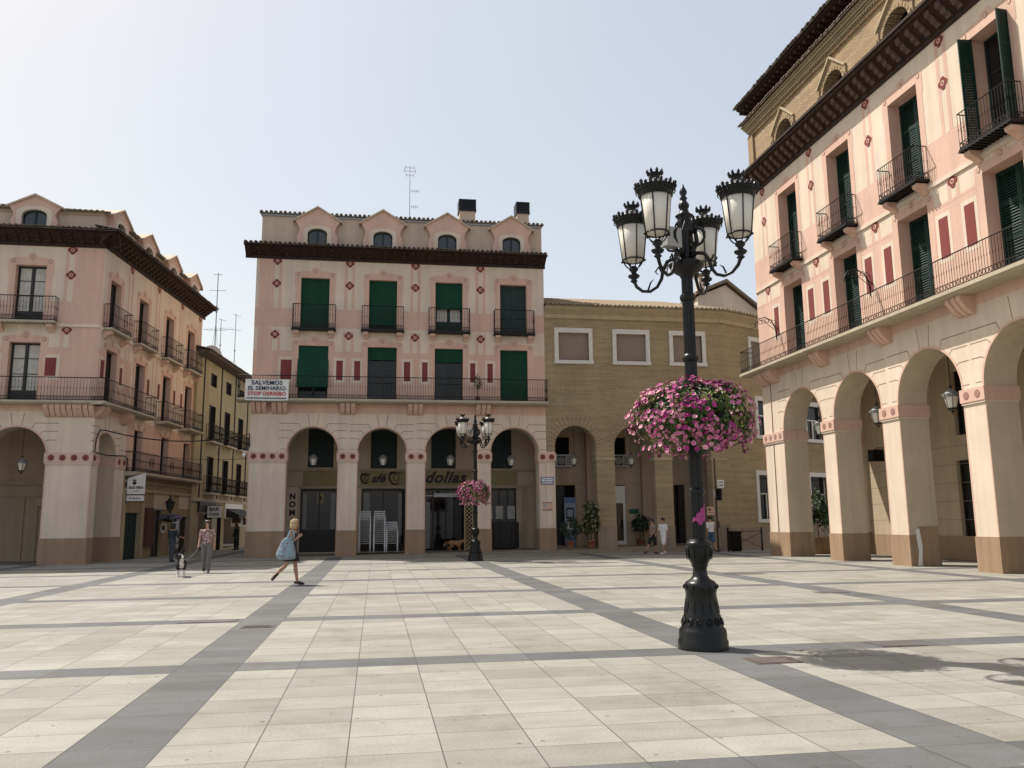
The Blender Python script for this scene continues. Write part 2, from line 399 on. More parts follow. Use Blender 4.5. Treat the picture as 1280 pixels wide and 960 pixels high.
def win_part(root, F, x, z, y, w, h, kind, label=None):
    """one window opening filled with what the photo shows in it"""
    M = F @ Matrix.Translation((x-w/2, y, z))
    if kind == 'louvre' or kind == 'louvre_open':
        fr = put('window', cached(('wf', w, h), lambda: window_frame(w, h).mesh('window', m_green3)), root, M, label)
        put('pane', cached(('pn', w, h), lambda: _pane(w, h).mesh('pane', m_glass)), fr)
        me = cached(('lv', w, h), lambda: shutter_leaf(w/2-.01, h-.02).mesh('shutter', m_green))
        if kind == 'louvre':
            put('shutter', me, fr, T(.004, -.085, .01, radians(4)))
            put('shutter', me, fr, T(w-.004, -.045, .01, radians(176)))
        else:
            me = cached(('lvo', w, h), lambda: shutter_leaf(.44, h-.02).mesh('shutter', m_green))
            put('shutter', me, fr, T(.03, -y+.06, .01, radians(-95)), 'green louvred shutter folded open')
            put('shutter', me, fr, T(w-.03, -y+.06, .01, radians(-86)), 'green louvred shutter folded open')
        return fr
    if kind == 'blind':
        mb = MB()
        mb.box(0, w, 0, .03, 0, h); mb.box(w/2-.012, w/2+.012, -.006, -.0005, 0, h)
        for i in range(int(h/.3)): mb.box(0, w, -.003, -.0006, i*.3, i*.3+.012)
        fr = put('window', window_frame(w, h).mesh('window', m_green3), root, F @ Matrix.Translation((x-w/2, y+.06, z)), label)
        put('blind', mb.mesh('blind', m_green2), fr, Matrix.Translation((0, -.14, 0))); return fr
    if kind == 'out':             # canvas blind hung out over the balcony rail
        fr = put('window', window_frame(w, h).mesh('window', m_green3), root, F @ Matrix.Translation((x-w/2, y+.06, z)), label)
        put('pane', _pane(w, h).mesh('pane', m_glass), fr)
        mb = MB(); n = 10; e = .03
        P = [(-.10-.42*(i/n)**1.3, h-(h-.62)*i/n) for i in range(n+1)]
        for q in (0, .012): mb.add([(xx, yy-q, zz) for yy, zz in P for xx in (-e, w/2-.006, w/2+.006, w+e)], [[4*i+j, 4*i+j+1, 4*i+j+5, 4*i+j+4] for i in range(n) for j in (0, 2)], 0)
        mb.tube([(-e, P[-1][0], P[-1][1]), (w+e, P[-1][0], P[-1][1])], .022, 5); mb.quad((w/2-.006, P[0][0]+.004, P[0][1]), (w/2+.006, P[0][0]+.004, P[0][1]), (w/2+.006, P[-1][0]+.004, P[-1][1]), (w/2-.006, P[-1][0]+.004, P[-1][1]))
        put('blind', mb.mesh('blind', m_green2), fr, Matrix.Translation((0, -.12, 0))); return fr
    if kind == 'dark':
        fr = put('window', window_frame(w, h).mesh('window', m_green3), root, M, label)
        mb = MB(); mb.box(0.076, w-.076, .02, .05, .08, h-.08)
        for i in range(int(h/.12)): mb.box(.08, w-.08, .012, .019, i*.12+.09, i*.12+.165)
        put('shutter', mb.mesh('shutter', m_green3), fr); return fr
    if kind.startswith('half'):   # blind rolled part of the way down over a glazed door
        q = float(kind[4:])
        fr = put('window', window_frame(w, h, (.45,), h*.22).mesh('window', m_green), root, F @ Matrix.Translation((x-w/2, y+.06, z)), label)
        put('pane', _pane(w, h).mesh('pane', m_glass2), fr)
        mb = MB(); mb.box(0, w, 0, .03, h*(1-q), h); mb.box(0, w, -.02, .04, h*(1-q)-.03, h*(1-q)+.03)
        put('blind', mb.mesh('blind', m_green2), fr, Matrix.Translation((0, -.14, 0)))
        mb = MB(); mb.box(.1, w/2-.08, .066, .069, h*.24, h*.62); mb.box(w/2+.09, w-.1, .0665, .0695, h*.24, h*.7)
        if q > .3: put('curtain', mb.mesh('curtain', m_curt), fr, Matrix.Translation((0, -.035, 0))); return fr
    if kind == 'door':            # dark double door with pale curtains behind
        fr = put('window', cached(('wd', w, h), lambda: window_frame(w, h, (.02, .36, .68), h*.18).mesh('window', m_dkwood)), root, M, label)
        put('pane', cached(('pn', w, h), lambda: _pane(w, h).mesh('pane', m_glass2)), fr)
        mb = MB(); mb.box(.1, w/2-.08, .028, .034, h*.2, h-.09); mb.box(w/2+.08, w-.1, .0285, .0345, h*.2, h-.09)
        put('curtain', mb.mesh('curtain', m_curt), fr); return fr
    fr = put('window', cached(('wp', w, h), lambda: window_frame(w, h, (.5,)).mesh('window', m_dkwood)), root, M, label)
    put('pane', cached(('pn', w, h), lambda: _pane(w, h).mesh('pane', m_glass)), fr)
    return fr
def _pane(w, h):
    mb = MB(); mb.box(.07, w-.07, .036, .046, .07, h-.07); return mb

def surround(mb, xc, w, z0, z1, mi, p=.009, s=.27, top=.34, fancy=1):
    a, b = xc-w/2, xc+w/2
    strip(mb, a-s, a, z0, z1, p, mi); strip(mb, b, b+s, z0, z1, p, mi)
    c = w*.16
    P = [(a-s-.05, z1+.001), (b+s+.05, z1+.001), (b+s+.05, z1+top*.72)]
    if fancy: P += [(b-.05, z1+top), (xc+c*1.6, z1+top*.98)] + [(xc+c*cos(q*pi/8), z1+top*1.02+.20*sin(q*pi/8)) for q in range(9)] + [(xc-c*1.6, z1+top*.98), (a+.05, z1+top)]
    P += [(a-s-.05, z1+top*.72)]
    mb.prism(P, -p, -.0005, mi)
    strip(mb, a-s-.05, a-s-.001, z1-.45, z1, p, mi); strip(mb, b+s+.001, b+s+.05, z1-.45, z1, p, mi)
    # scroll studs
    for x in (a-s*.5, xc, b+s*.5):
        zz = z1+top*.5 if x != xc else z1+top*.95
        mb.prism([(x+.08*cos(q*pi/5), zz+.10*sin(q*pi/5)) for q in range(10)], -p-.008, -p-.0005, 2+mi*0)
        mb.prism([(x+.055*cos(q*pi/5), zz+.075*sin(q*pi/5)) for q in range(10)], -p-.014, -p-.0085, mi)

def pink_front(root, F, P, eaves=True):
    """one arcaded pink-and-cream front; wall paint is part of the wall mesh"""
    x0, x1 = P['x']; A = P['arches']; dep = P['depth']
    zf, s0, s1, ze = P['zf'], P['slab'][0], P['slab'][1], P['ze']
    lw, uw = P['lw'], P['uw']; W = P['wins']
    mats = [m_cream, m_pink, m_groove, m_plinth, m_soff, m_red]
    mb = MB()
    if P.get('arcade', True):
        arcade_wall(mb, x0, x1, A, zf, dep)
        # piers: brown plinth, set a little proud
        ed = [x0] + sum(([xc-r, xc+r] for xc, r, zs in A), []) + [x1]
        piers = [(ed[i], ed[i+1]) for i in range(0, len(ed), 2)]
        for a, b in piers:
            if b-a < .15: continue
            mb.box(a-.02, b+.02, -.03, dep+.02, -.05, P['plinth'], 3)
            # slightly raised pier face with pink arris
            for q in (a+.03, b-.03): strip(mb, q-.022, q+.022, P['plinth']+.001, P['cap'][0]-.02, .004, 1)
            c0, c1 = P['cap']
            cap = MB(); cap.box(a-.05, b+.05, -.07, dep+.05, c0, c1, 0); cap.box(a-.02, b+.02, -.045, dep+.02, c0-.07, c0-.001, 1)
            nd = max(1, round((b-a)/.45))
            for k in range(nd):
                x = a + (k+.5)*(b-a)/nd; z = (c0+c1)/2
                for R, mi, d in P.get('med', ((.145, 3, .076), (.11, 2, .082))):
                    cap.prism([(x+R*cos(q*pi/7), z+R*sin(q*pi/7)) for q in range(14)], -d, -.0705 if mi == 3 else -.0765, mi)
            build(cap, 'capital', [m_pink, m_cream, P.get('medm', m_red), m_groove], root, F)
        # rusticated joints round the arches
        for k, (xc, r, zs) in enumerate(A):
            for s in (-1, 1):
                xe = min([abs(xc-q) for q in P['lesenes'] if (q-xc)*s > 0] + [r+.42])
                for i, an in enumerate((8, 27, 45, 62)):
                    a1 = radians(90-an); zr = zs + r*sin(a1); xr = xc+s*r*cos(a1)
                    zt = zf - .04 if i == 0 else zs + r*sin(a1) + (.42, .30, .18, .1)[i]
                    xk = xr + s*(zt-zr)/max(.5, math.tan(a1)) if i else xr + s*.10
                    line(mb, (xr, zr), (xk, zt), .028, .003, 2)
                    if i: line(mb, (xk, zt), (xc+s*max(xe, abs(xk-xc)+.05), zt), .028, .004, 2)
                zt = zs + .12
                line(mb, (xc+s*r*.997, zt), (xc+s*(r+.34), zt), .028, .003, 2)
            Pt = arch_pts(xc, r, zs)
            for (a, za), (b, zb) in zip(Pt, Pt[1:]):   # pink arris of the arch
                ca, cb = ((xc+(a-xc)*(r+.075)/r, zs+(za-zs)*(r+.075)/r), (xc+(b-xc)*(r+.075)/r, zs+(zb-zs)*(r+.075)/r))
                mb.add([(a, -.006, za), (b, -.006, zb), (cb[0], -.006, cb[1]), (ca[0], -.006, ca[1])], [[0, 1, 2, 3]], 1)
    zb0 = zf if P.get('arcade', True) else P['wall_from']
    holes = [(x-lw[2]/2, x+lw[2]/2, lw[0], lw[1]) for x in W] + [(x-uw[2]/2, x+uw[2]/2, uw[0], uw[1]) for x in W] + P.get('extra_holes', [])
    wall_grid(mb, [x0, x1], [zb0, ze], holes, 0, P.get('rev', .40))
    # painted frieze under the balcony
    if P.get('arcade', True): strip(mb, x0, x1, zf+.02, s0-.005, .012, 1)
    # upper pink band, string course and painted lesenes
    def spans(lo, hi, pad):
        e = [x0] + sum(([x-pad, x+pad] for x in sorted(W)), []) + [x1]
        return [(max(lo, e[i]), min(hi, e[i+1])) for i in range(0, len(e), 2) if min(hi, e[i+1]) > max(lo, e[i])]
    for a, b in spans(x0, x1, uw[2]/2+.272): strip(mb, a, b, P['band'][0], P['band'][1], .004, 1)
    for a, b in spans(x0, x1, lw[2]/2+.272):
        strip(mb, a, b, s1+.001, P['pz'][1]+.35, .004, 1)
        strip(mb, a, b, P['pz'][1]+.36, P['pz'][1]+.46, .006, 1)
    if P.get('string'): mb.box(x0, x1, -.06, 0, P['string']-.07, P['string']+.07, 0)
    for i, x in enumerate(W):
        surround(mb, x, lw[2], s1, lw[1], 1, top=.30); surround(mb, x, uw[2], uw[0], uw[1], 1, top=.36)
    for x in P['lesenes']:
        for s in (-1, 1):
            strip(mb, x+s*.19-.075, x+s*.19+.075, P['band'][1]+.002, ze-.1, .005, 1)
            strip(mb, x+s*.19-.075, x+s*.19+.075, P['pz'][1]+.464, P['band'][0]-.15, .005, 1)
    for x, w in P['panels']:
        strip(mb, x-w/2-.13, x+w/2+.13, P['pz'][0]-.14, P['pz'][1]+.15, .008, 0)
        strip(mb, x-w/2, x+w/2, P['pz'][0], P['pz'][1], .012, 5)
    for a, b, c, d in P.get('fields', []): strip(mb, a, b, c, d, .0042, 1)
    wall = build(mb, 'wall', mats, root, F)
    rm = cached(('ros', P['ros']), lambda: rosette_mb(P['ros']).mesh('rosette', [m_red, m_pink]))
    for x in P['lesenes']:
        for z in P['rosz']: put('rosette', rm, root, F @ Matrix.Translation((x, -.006, z)))
    # windows
    for i, x in enumerate(W):
        k1, k2 = P['kinds'][i] if i < len(P['kinds']) else P['kinds'][-1]
        wy = P.get('wy', .26); win_part(root, F, x, lw[0], wy, lw[2], lw[1]-lw[0], k1); win_part(root, F, x, uw[0], wy, uw[2], uw[1]-uw[0], k2)
    # main balcony
    o = P['over']
    for a, b in P['balc']:
        sb = MB(); sb.prismx([(.0, s0-.02), (-o+.16, s0-.02), (-o+.05, s0+.03), (-o, s0+.05), (-o, s1), (0, s1)], a, b, 0)
        bl = build(sb, 'balcony', m_slab, root, F)
        rb = rail_mb([((a+.04, -.02), (a+.04, -o+.06)), ((a+.04, -o+.06), (b-.04, -o+.06)), ((b-.04, -o+.06), (b-.04, -.02))], s1, s1+P['rail'], P.get('bar', .12), .008, P.get('ring', .16))
        build(rb, 'railing', m_iron, bl)
    cm = cached(('corb', P['corb']), lambda: corbel_mb(*P['corb']).mesh('corbel', m_pink))
    for x in P['corbx']: put('corbel', cm, root, F @ Matrix.Translation((x, 0, s0-.025-P['corb'][1])))
    # little balconies above
    ub, uo, uwid = P['ub'], P['ubo'], P['ubw']
    def ubm():
        m = MB(); m.box(-uwid/2, uwid/2, -uo, 0, ub-.075, ub, 0); m.box(-uwid/2-.02, uwid/2+.02, -uo-.03, 0, ub-.10, ub-.0755, 0)
        for k in range(int(uwid/.16)): m.box(-uwid/2+.06+k*.16, -uwid/2+.11+k*.16, -uo-.05, -.02, ub-.135, ub-.1005, 0)
        return m.mesh('balcony', P['ubmat'])
    bm_ = cached(('ub', uwid, uo, ub, P['ubmat'].name), ubm)
    rm_ = cached(('ubr', uwid, uo, ub), lambda: rail_mb([((-uwid/2+.03, -.02), (-uwid/2+.03, -uo+.03)), ((-uwid/2+.03, -uo+.03), (uwid/2-.03, -uo+.03)), ((uwid/2-.03, -uo+.03), (uwid/2-.03, -.02))], ub, ub+P['rail']+.08, P.get('bar', .12), .009, .17).mesh('railing', m_iron))
    sm_ = cached(('ubc', uwid, uo, ub), lambda: _ub_corbels(uwid, uo, ub).mesh('corbel', m_pink))
    for x in W:
        b_ = put('balcony', bm_, root, F @ Matrix.Translation((x, 0, 0))); put('railing', rm_, b_)
        for q in (-1, 1): put('corbel', sm_, b_, Matrix.Translation((q*(uwid/2-.22), 0, 0)))
    if eaves:
        build(eave_mb(P['eave'][0], P['eave'][1], ze, P['eo'], P['eh'], P.get('estep', .42), P.get('fas', .28), P.get('ebw', .10)), 'eave', [m_wood, P.get('bmat', m_wood)], root, F)
    return wall
def _ub_corbels(w, o, z):
    m = MB(); x = 0
    if 1:
        m.prismx([(0, z-.14), (-o*.85, z-.14), (-o*.8, z-.26), (-o*.35, z-.36), (-.05, z-.48), (0, z-.48)], x-.13, x+.13, 0)
    return m

def dormer(root, F, x, z0, y0, w, h, win_w, win_h, back, ww=None, lab=None):
    """gabled attic dormer with an arched window; y0 is the front plane"""
    a = w/2; hs = h*.66
    L = [(-a*.86, 0), (-a*.90, h*.20), (-a*.78, h*.40), (-a*.84, h*.52), (-a*1.0, hs)]
    out = L + [(0, h)] + [(-p, q) for p, q in L[::-1]]
    mb = MB(); ww = win_w/2; zs = win_h - ww*.55
    top = [(-ww*cos(pi*i/12), zs + ww*.55*sin(pi*i/12)) for i in range(13)]
    # front face split left / right / above the arched opening
    mb.add([(px, 0, pz) for px, pz in L + [(-ww, hs)] + [(-ww, zs), (-ww, 0)]], [list(range(8))], 0)
    mb.add([(-px, 0, pz) for px, pz in (L + [(-ww, hs)] + [(-ww, zs), (-ww, 0)])[::-1]], [list(range(8))], 0)
    up = [(-ww, 0, hs)] + [(p, 0, q) for p, q in top] + [(ww, 0, hs)]
    for i in range(12): mb.quad((top[i][0], 0, top[i][1]), (top[i+1][0], 0, top[i+1][1]), (top[i+1][0], 0, hs), (top[i][0], 0, hs), 0)
    mb.poly([(-a, 0, hs), (a, 0, hs), (0, 0, h)], 0)
    # sides back to the roof
    for (p, q), (r_, s_) in zip(out, out[1:]): mb.quad((p, 0, q), (r_, 0, s_), (r_, back, s_), (p, back, q), 0)
    # reveal of the arch
    pr = [(-ww, 0)] + top + [(ww, 0)]
    for (p, q), (r_, s_) in zip(pr, pr[1:]): mb.quad((p, 0, q), (p, .22, q), (r_, .22, s_), (r_, 0, s_), 1)
    # cream painted frame round the arch and along the gable
    for (p, q), (r_, s_) in zip(pr, pr[1:]):
        k = 1.42; f = lambda t, u: (t*k, zs*.0+u + (.16 if u > .01 else 0)) 
        (p2, q2), (r2, s2) = f(p, q), f(r_, s_)
        mb.add([(p, -.008, q), (r_, -.008, s_), (r2, -.008, s2), (p2, -.008, q2)], [[0, 1, 2, 3]], 1)
    d = put('dormer', mb.mesh('dormer', [m_pink, m_cream]), root, F @ Matrix.Translation((x, y0, z0)), lab)
    rf = MB()
    for s in (-1, 1):
        rf.add([(s*(a+.10), -.10, hs-.075), (0, -.10, h), (0, back, h), (s*(a+.10), back, hs-.075), (s*(a+.10), -.10, hs), (0, -.10, h+.085), (0, back, h+.085), (s*(a+.10), back, hs)],
               [[0,1,2,3],[4,7,6,5],[0,4,5,1],[0,3,7,4]], 0)
    build(rf, 'roof', m_attic, d)
    wf = MB(); wf.box(-ww, -ww+.06, .16, .21, 0, zs+.1); wf.box(ww-.06, ww, .16, .21, 0, zs+.1); wf.box(-.045, .045, .155, .205, 0, win_h-.03); wf.box(-ww, ww, .162, .212, 0, .06)
    for i in range(12):
        (p, q), (r_, s_) = top[i], top[i+1]
        wf.add([(p, .16, q), (r_, .16, s_), (r_*.88, .16, s_-.07), (p*.88, .16, q-.07)], [[0, 1, 2, 3]], 0)
    wn = build(wf, 'window', m_green3, d)
    pn = MB(); pn.add([(p, .2, q) for p, q in pr], [list(range(len(pr)))], 0); build(pn, 'pane', m_glass2, wn)
    return d
# ================================================================== the arcaded building on the sunny side
rb = thing('arcaded_building', 'sunlit pink and cream arcaded building with green louvred shutters and a brick upper storey', 'building', (17.65, 36.25, 0), -pi/2, 'pink arcaded buildings round the square')
wR = [3.45, 7.6, 11.77, 15.93, 20.1]; lesR = [1.2, 5.52, 9.69, 13.86, 18.03, 22.2]
pR = []
for i, x in enumerate(lesR):
    if i: pR += [(x-.6, .44)]
    pR += [(x+.6, .44)] if i else [(x+.66, .42)]
P_right = dict(x=(0, 24.6), arches=[(3.485, 1.635, 5.42), (7.585, 1.565, 5.45), (11.765, 1.60, 5.44), (15.93, 1.6, 5.44), (20.1, 1.6, 5.44)], depth=1.08,
    zf=7.85, slab=(8.2, 8.36), lw=(8.37, 11.7, 1.6), uw=(12.5, 15.98, 1.6), band=(12.3, 13.62), ze=17.0, string=12.2, panels=pR, pz=(9.68, 11.0), lesenes=lesR,
    rosz=(16.74, 15.28, 11.98), ros=.22, cap=(5.02, 5.42), plinth=1.03, over=.75, eave=(-.6, 24.7), eo=.62, eh=.6, estep=.52, fas=.20, ub=12.5, ubo=.5, ubw=2.1, ubmat=m_iron, rail=1.05,
    wins=wR, kinds=[('louvre', 'louvre')]*3 + [('louvre', 'louvre_open'), ('louvre', 'louvre')], rev=.6, wy=.52, med=((.125, 3, .076), (.10, 2, .082)), medm=m_med, bmat=m_wood2, ebw=.11, balc=[(-.7, 24.6)], corb=(.68, .56, .5), corbx=[.5] + [1.45+4.17*k for k in range(6)], bar=.115, ring=.17)
pink_front(rb, IDM, P_right)
mb = MB(); strip(mb, .85, .875, -.04, 7.84, .031, 0); build(mb, 'pilaster_joint', m_groove, rb)
mb = MB()   # end walls, arcade wall with openings, ceiling, roof
wall_grid(mb, [-.0, 24.6], [0, 7.75], [(7.0, 8.7, .62, 3.75), (7.15, 8.5, 4.7, 7.2), (11.2, 12.9, .62, 3.75), (15.3, 17, .62, 3.75), (2.9, 4.4, .05, 3.4)], 4.35, .25)
mb.quad((-.0, 1.08, 7.75), (24.6, 1.08, 7.75), (24.6, 4.35, 7.75), (0, 4.35, 7.75), 1)
for x in (0, 24.6):
    mb.quad((x, .0, 7.85), (x, 13, 7.85), (x, 13, 17.1), (x, 0, 17.1), 2)
    mb.quad((x, 4.35, 0), (x, 13, 0), (x, 13, 7.85), (x, 4.35, 7.85), 2)
mb.quad((0, 1.08, 7.852), (0, 4.35, 7.852), (0, 4.35, 7.0), (0, 1.08, 7.0), 2)
mb.quad((0, 13, 0), (24.6, 13, 0), (24.6, 13, 17.1), (0, 13, 17.1), 2)
for x in (.5, 4.9, 9.1, 13.4, 17.6): mb.box(x, x+.5, 4.05, 4.349, 1.0, 7.0, 2); mb.box(x-.02, x+.52, 4.02, 4.348, 0, .999, 3); mb.box(x-.04, x+.54, 4.0, 4.347, 4.9, 5.35, 4)
strip(mb, 0, 24.6, 0, .9, .012, 3, 4.35)
for z in (1.5, 2.2, 2.9, 3.6, 4.3): strip(mb, 0, 24.6, z, z+.018, .003, 5, 4.35)
build(mb, 'arcade_wall', [m_inner, m_soff, m_cream, m_plinth, m_pink, m_groove], rb)
for x, w, z, h in ((7.85, 1.7, .62, 3.13), (7.83, 1.35, 4.7, 2.5), (12.05, 1.7, .62, 3.13), (16.15, 1.7, .62, 3.13), (3.65, 1.5, .05, 3.35)):
    win_part(rb, IDM, x, z, 4.5, w, h, 'plainw')
mb = MB(); mb.quad((-.65, -.78, 17.805), (24.7, -.78, 17.805), (24.7, .34, 18.0), (-.65, .34, 18.0)); mb.quad((0, .0, 17.07), (24.6, 0, 17.07), (24.6, 13, 17.1), (0, 13, 17.1))
build(mb, 'roof', m_tiled, rb)
# brick gallery above
TY = .35
ta = [(x, .76, 18.76) for x in (2.86, 7.07, 11.3, 15.5, 19.7)]
mb = MB()
arcade_wall(mb, -.44, 24.4, ta, 21.5, .5, 0, 0, 17.2, TY)
for x in (-.44, 24.4): mb.quad((x, TY+.5, 17), (x, 9, 17), (x, 9, 21.5), (x, TY+.5, 21.5), 0)
mb.quad((-.44, 9, 17), (24.4, 9, 17), (24.4, 9, 21.5), (-.44, 9, 21.5), 0)
mb.quad((-.44, TY+.9, 17.4), (24.4, TY+.9, 17.4), (24.4, TY+.9, 21.4), (-.44, TY+.9, 21.4), 1)
mb.box(-.50, .0, TY-.10, TY+.5, 17.2, 20.17, 0)
for i, (z0, z1, p) in enumerate(((20.18, 20.25, .10), (20.31, 20.36, .06), (20.46, 20.53, .12), (20.57, 20.61, .17), (20.66, 20.73, .24), (20.79, 20.86, .32))):
    mb.box(-.44-p, 24.4, TY-p, TY-.001*i, z0, z1, 2 if i > 1 else 0)
for k in range(150):      # dentil bricks
    x = -.42 + k*.165
    mb.box(x, x+.085, TY-.11, TY-.002, 20.365, 20.455, 0); mb.box(x+.03, x+.10, TY-.28, TY-.003, 20.735, 20.785, 2)
for xc, r, zs in ta:
    A = [(xc-1.08, 19.25), (xc, 20.16), (xc+1.08, 19.25)]
    for (a, b) in zip(A, A[1:]): line(mb, a, b, .085, .10, 2, TY)
    for s in (-1, 1):
        mb.box(xc+s*1.0-.09, xc+s*1.0+.09, TY-.07, TY-.0012, 17.3, 19.2, 0); mb.box(xc+s*1.0-.035, xc+s*1.0+.035, TY-.072, TY-.0705, 18.2, 18.95, 1)
    for i in range(13):
        an = pi*i/12; line(mb, (xc-r*1.01*cos(an), zs+r*1.01*sin(an)), (xc-(r+.15)*cos(an), zs+(r+.15)*sin(an)), .16, .015+.001*(i % 2), 0, TY)
    mb.box(xc-.03, xc+.03, TY+.42, TY+.46, 17.2, zs+.72, 1)
build(mb, 'brick_gallery', [m_brick2, m_dark, m_band], rb)
mb = MB()
tile_roof(mb, -.75, 24.4, TY-.44, 20.90, TY+.02, 21.06, .19, .075, 2)
mb.prismx([(TY+.03, 21.52), (TY-.56, 21.66), (TY-.56, 21.76), (TY+.03, 21.80)], -.62, 24.6, 1)
for k in range(62): mb.box(-.5+k*.4, -.36+k*.4, TY-.48, TY, 21.42, 21.519, 1)
mb.box(-.44, 24.4, TY-.02, TY+.5, 21.501, 21.7, 1)
tile_roof(mb, -.75, 24.6, TY-.68, 21.79, TY+5, 23.2, .21, .085, 0)
build(mb, 'gallery_roof', [m_tiled, m_wood, m_tile], rb)
# iron lamp brackets on the front, between the windows
for x in (1.75, 9.1):
    mb = MB()
    for s in (0, .06):
        mb.tube([(0, -.02, -.5), (0, -.05+s, 0), (0, -.2, .32), (0, -.5, .50), (0, -.85, .42), (0, -1.0, .18), (0, -1.02, 0)], .022-.1*s, 5)
    for k in range(5): mb.tube([(0, -.12-.16*k+.09*cos(q*pi/4), .30+.05*sin(k)+.09*sin(q*pi/4)) for q in range(9)], .012, 4, cap=False)
    mb.tube([(0, -.03, -.1), (0, -.55, .30), (0, -.8, .4)], .014, 4)
    build(mb, 'wall_bracket', m_iron, rb, Matrix.Translation((x, 0, 10.05)))

# ================================================================== the building across the square
mbld = thing('arcaded_building', 'shaded pink arcaded building with green blinds, a balcony banner and two black capped chimneys', 'building', (0, 42.5, 0), 0, 'pink arcaded buildings round the square')
wM = [-3.22, .2, 3.6, 7.0]
P_mid = dict(x=(-6.15, 8.64), arches=[(-3.13, 1.23, 5.1), (.275, 1.205, 5.1), (3.725, 1.30, 5.08), (7.0, 1.24, 5.12)], depth=.85,
    zf=7.0, slab=(7.5, 7.66), lw=(7.67, 10.44, 1.46), uw=(11.32, 13.97, 1.42), band=(11.37, 12.35), ze=15.0, string=None, pz=(8.7, 9.7),
    panels=[(-4.53, .54), (-1.92, .32), (-1.04, .3), (1.46, .32), (2.37, .28), (4.83, .27), (5.74, .28)], lesenes=[-5.13, -1.5, 1.85, 5.25],
    rosz=(14.80, 13.62, 10.98), ros=.22, cap=(4.65, 5.08), plinth=1.25, over=.7, eave=(-6.7, 8.72), eo=.58, eh=.40, estep=.45, fas=.05, ub=11.3, ubo=.4, ubw=2.15, ubmat=m_iron, rail=1.12,
    wins=wM, kinds=[('out', 'blind'), ('half.22', 'half.88'), ('half.24', 'half.52'), ('blind', 'dark')], balc=[(-6.75, 8.66)], corb=(.72, .52, .45), corbx=[-5.75, -4.75, -1.45, 1.9, 5.35],
    fields=[(-5.98, -5.42, 7.7, 11.36), (-5.98, -5.42, 12.36, 14.9)], bar=.13, ring=.16)
pink_front(mbld, IDM, P_mid)
mb = MB()
mb.box(8.641, 9.09, 0, .85, -.05, 5.14, 0); mb.box(8.661, 9.11, -.028, .87, -.05, 1.248, 1); mb.box(8.70, 9.14, -.065, .9, 4.652, 5.078, 2)
for q in (8.9,):
    mb.prism([(q+.14*cos(k*pi/7), 4.865+.14*sin(k*pi/7)) for k in range(14)], -.074, -.0655, 3)
for x in (-6.15, 8.64):
    mb.quad((x, .85 if x > 0 else .85, 0), (x, 12, 0), (x, 12, 15.3), (x, .85, 15.3), 0); mb.quad((x, .0, 7.0), (x, .85, 7.0), (x, .85, 15.3), (x, 0, 15.3), 0)
mb.quad((-6.15, 12, 0), (8.64, 12, 0), (8.64, 12, 15.3), (-6.15, 12, 15.3), 0)
build(mb, 'side_wall', [m_cream, m_plinth, m_pink, m_red], mbld)
# attic storey, tiles, dormers, chimneys
mb = MB()
mb.box(-6.0, 8.62, .3, 11.5, 15.55, 17.42, 0); mb.box(-6.06, 8.66, .22, .299, 17.28, 17.42, 1)
build(mb, 'attic_wall', [m_attic, m_metal], mbld)
mb = MB(); tile_roof(mb, -6.72, 8.72, -.80, 15.49, .29, 15.70, .235, .09, 0); build(mb, 'eave_tiles', m_tiled, mbld)
mb = MB(); tile_roof(mb, -6.15, 8.75, .12, 17.44, 6, 18.1, .235, .085, 0); mb.quad((-6.1, 6, 18.08), (8.7, 6, 18.08), (8.7, 11.6, 17.4), (-6.1, 11.6, 17.4)); rf = build(mb, 'roof', m_tile, mbld)
for x in (-3.2, .14, 3.5, 6.93): dormer(mbld, IDM, x, 15.66, .0, 2.28, 2.06, .98, .95, 1.6)
for x, w in ((4.85, .88), (8.03, .68)):
    mb = MB(); mb.box(x-w/2, x+w/2, 2.6, 3.4, 17.3, 18.95, 0); c = build(mb, 'chimney', m_attic, mbld)
    mb = MB(); mb.box(x-w/2-.06, x+w/2+.06, 2.54, 3.46, 18.951, 19.06, 0)
    for k in range(5): mb.box(x-w/2-.05, x+w/2+.05, 2.55, 3.45, 19.08+k*.12, 19.165+k*.12, 0)
    mb.box(x-w/2+.1, x+w/2-.1, 2.65, 3.35, 19.06, 19.66, 0)
    build(mb, 'chimney_cap', m_black, c)
# arcade interior: cafe fronts
mb = MB(); Y = 3.6
wall_grid(mb, [-6.15, 8.64], [0, 7.0], [(-3.95, -2.0, .1, 3.42), (-3.62, -2.28, 4.55, 6.95), (-.77, 1.57, .1, 3.42), (-.31, 1.1, 4.5, 6.95), (2.35, 5.2, .1, 3.42), (2.95, 4.3, 4.5, 6.95), (5.75, 7.65, .1, 3.42), (5.9, 7.4, 4.5, 6.95)], Y, .3)
mb.quad((-6.15, .85, 6.9), (8.64, .85, 6.9), (8.64, 3.6, 6.9), (-6.15, 3.6, 6.9), 0)
strip(mb, -6.1, 8.6, 4.34, 4.46, .10, 1, Y); strip(mb, -6.1, 8.6, 3.44, 3.56, .06, 1, Y)
for x in (-4.35, -1.2, 2.0, 5.4, 8.1): strip(mb, x-.14, x+.14, 0, 3.43, .05, 1, Y)
build(mb, 'arcade_wall', [m_soff, m_inner], mbld)
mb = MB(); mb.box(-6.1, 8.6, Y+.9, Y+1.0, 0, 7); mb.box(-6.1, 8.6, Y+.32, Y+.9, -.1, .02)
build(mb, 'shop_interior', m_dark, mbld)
mb = MB()
for a, b in ((-3.85, -2.05), (5.55, 7.7)):
    mb = MB(); strip(mb, a, b, 3.58, 4.32, .045, 0, Y); build(mb, 'shop_board', m_yfad, mbld)
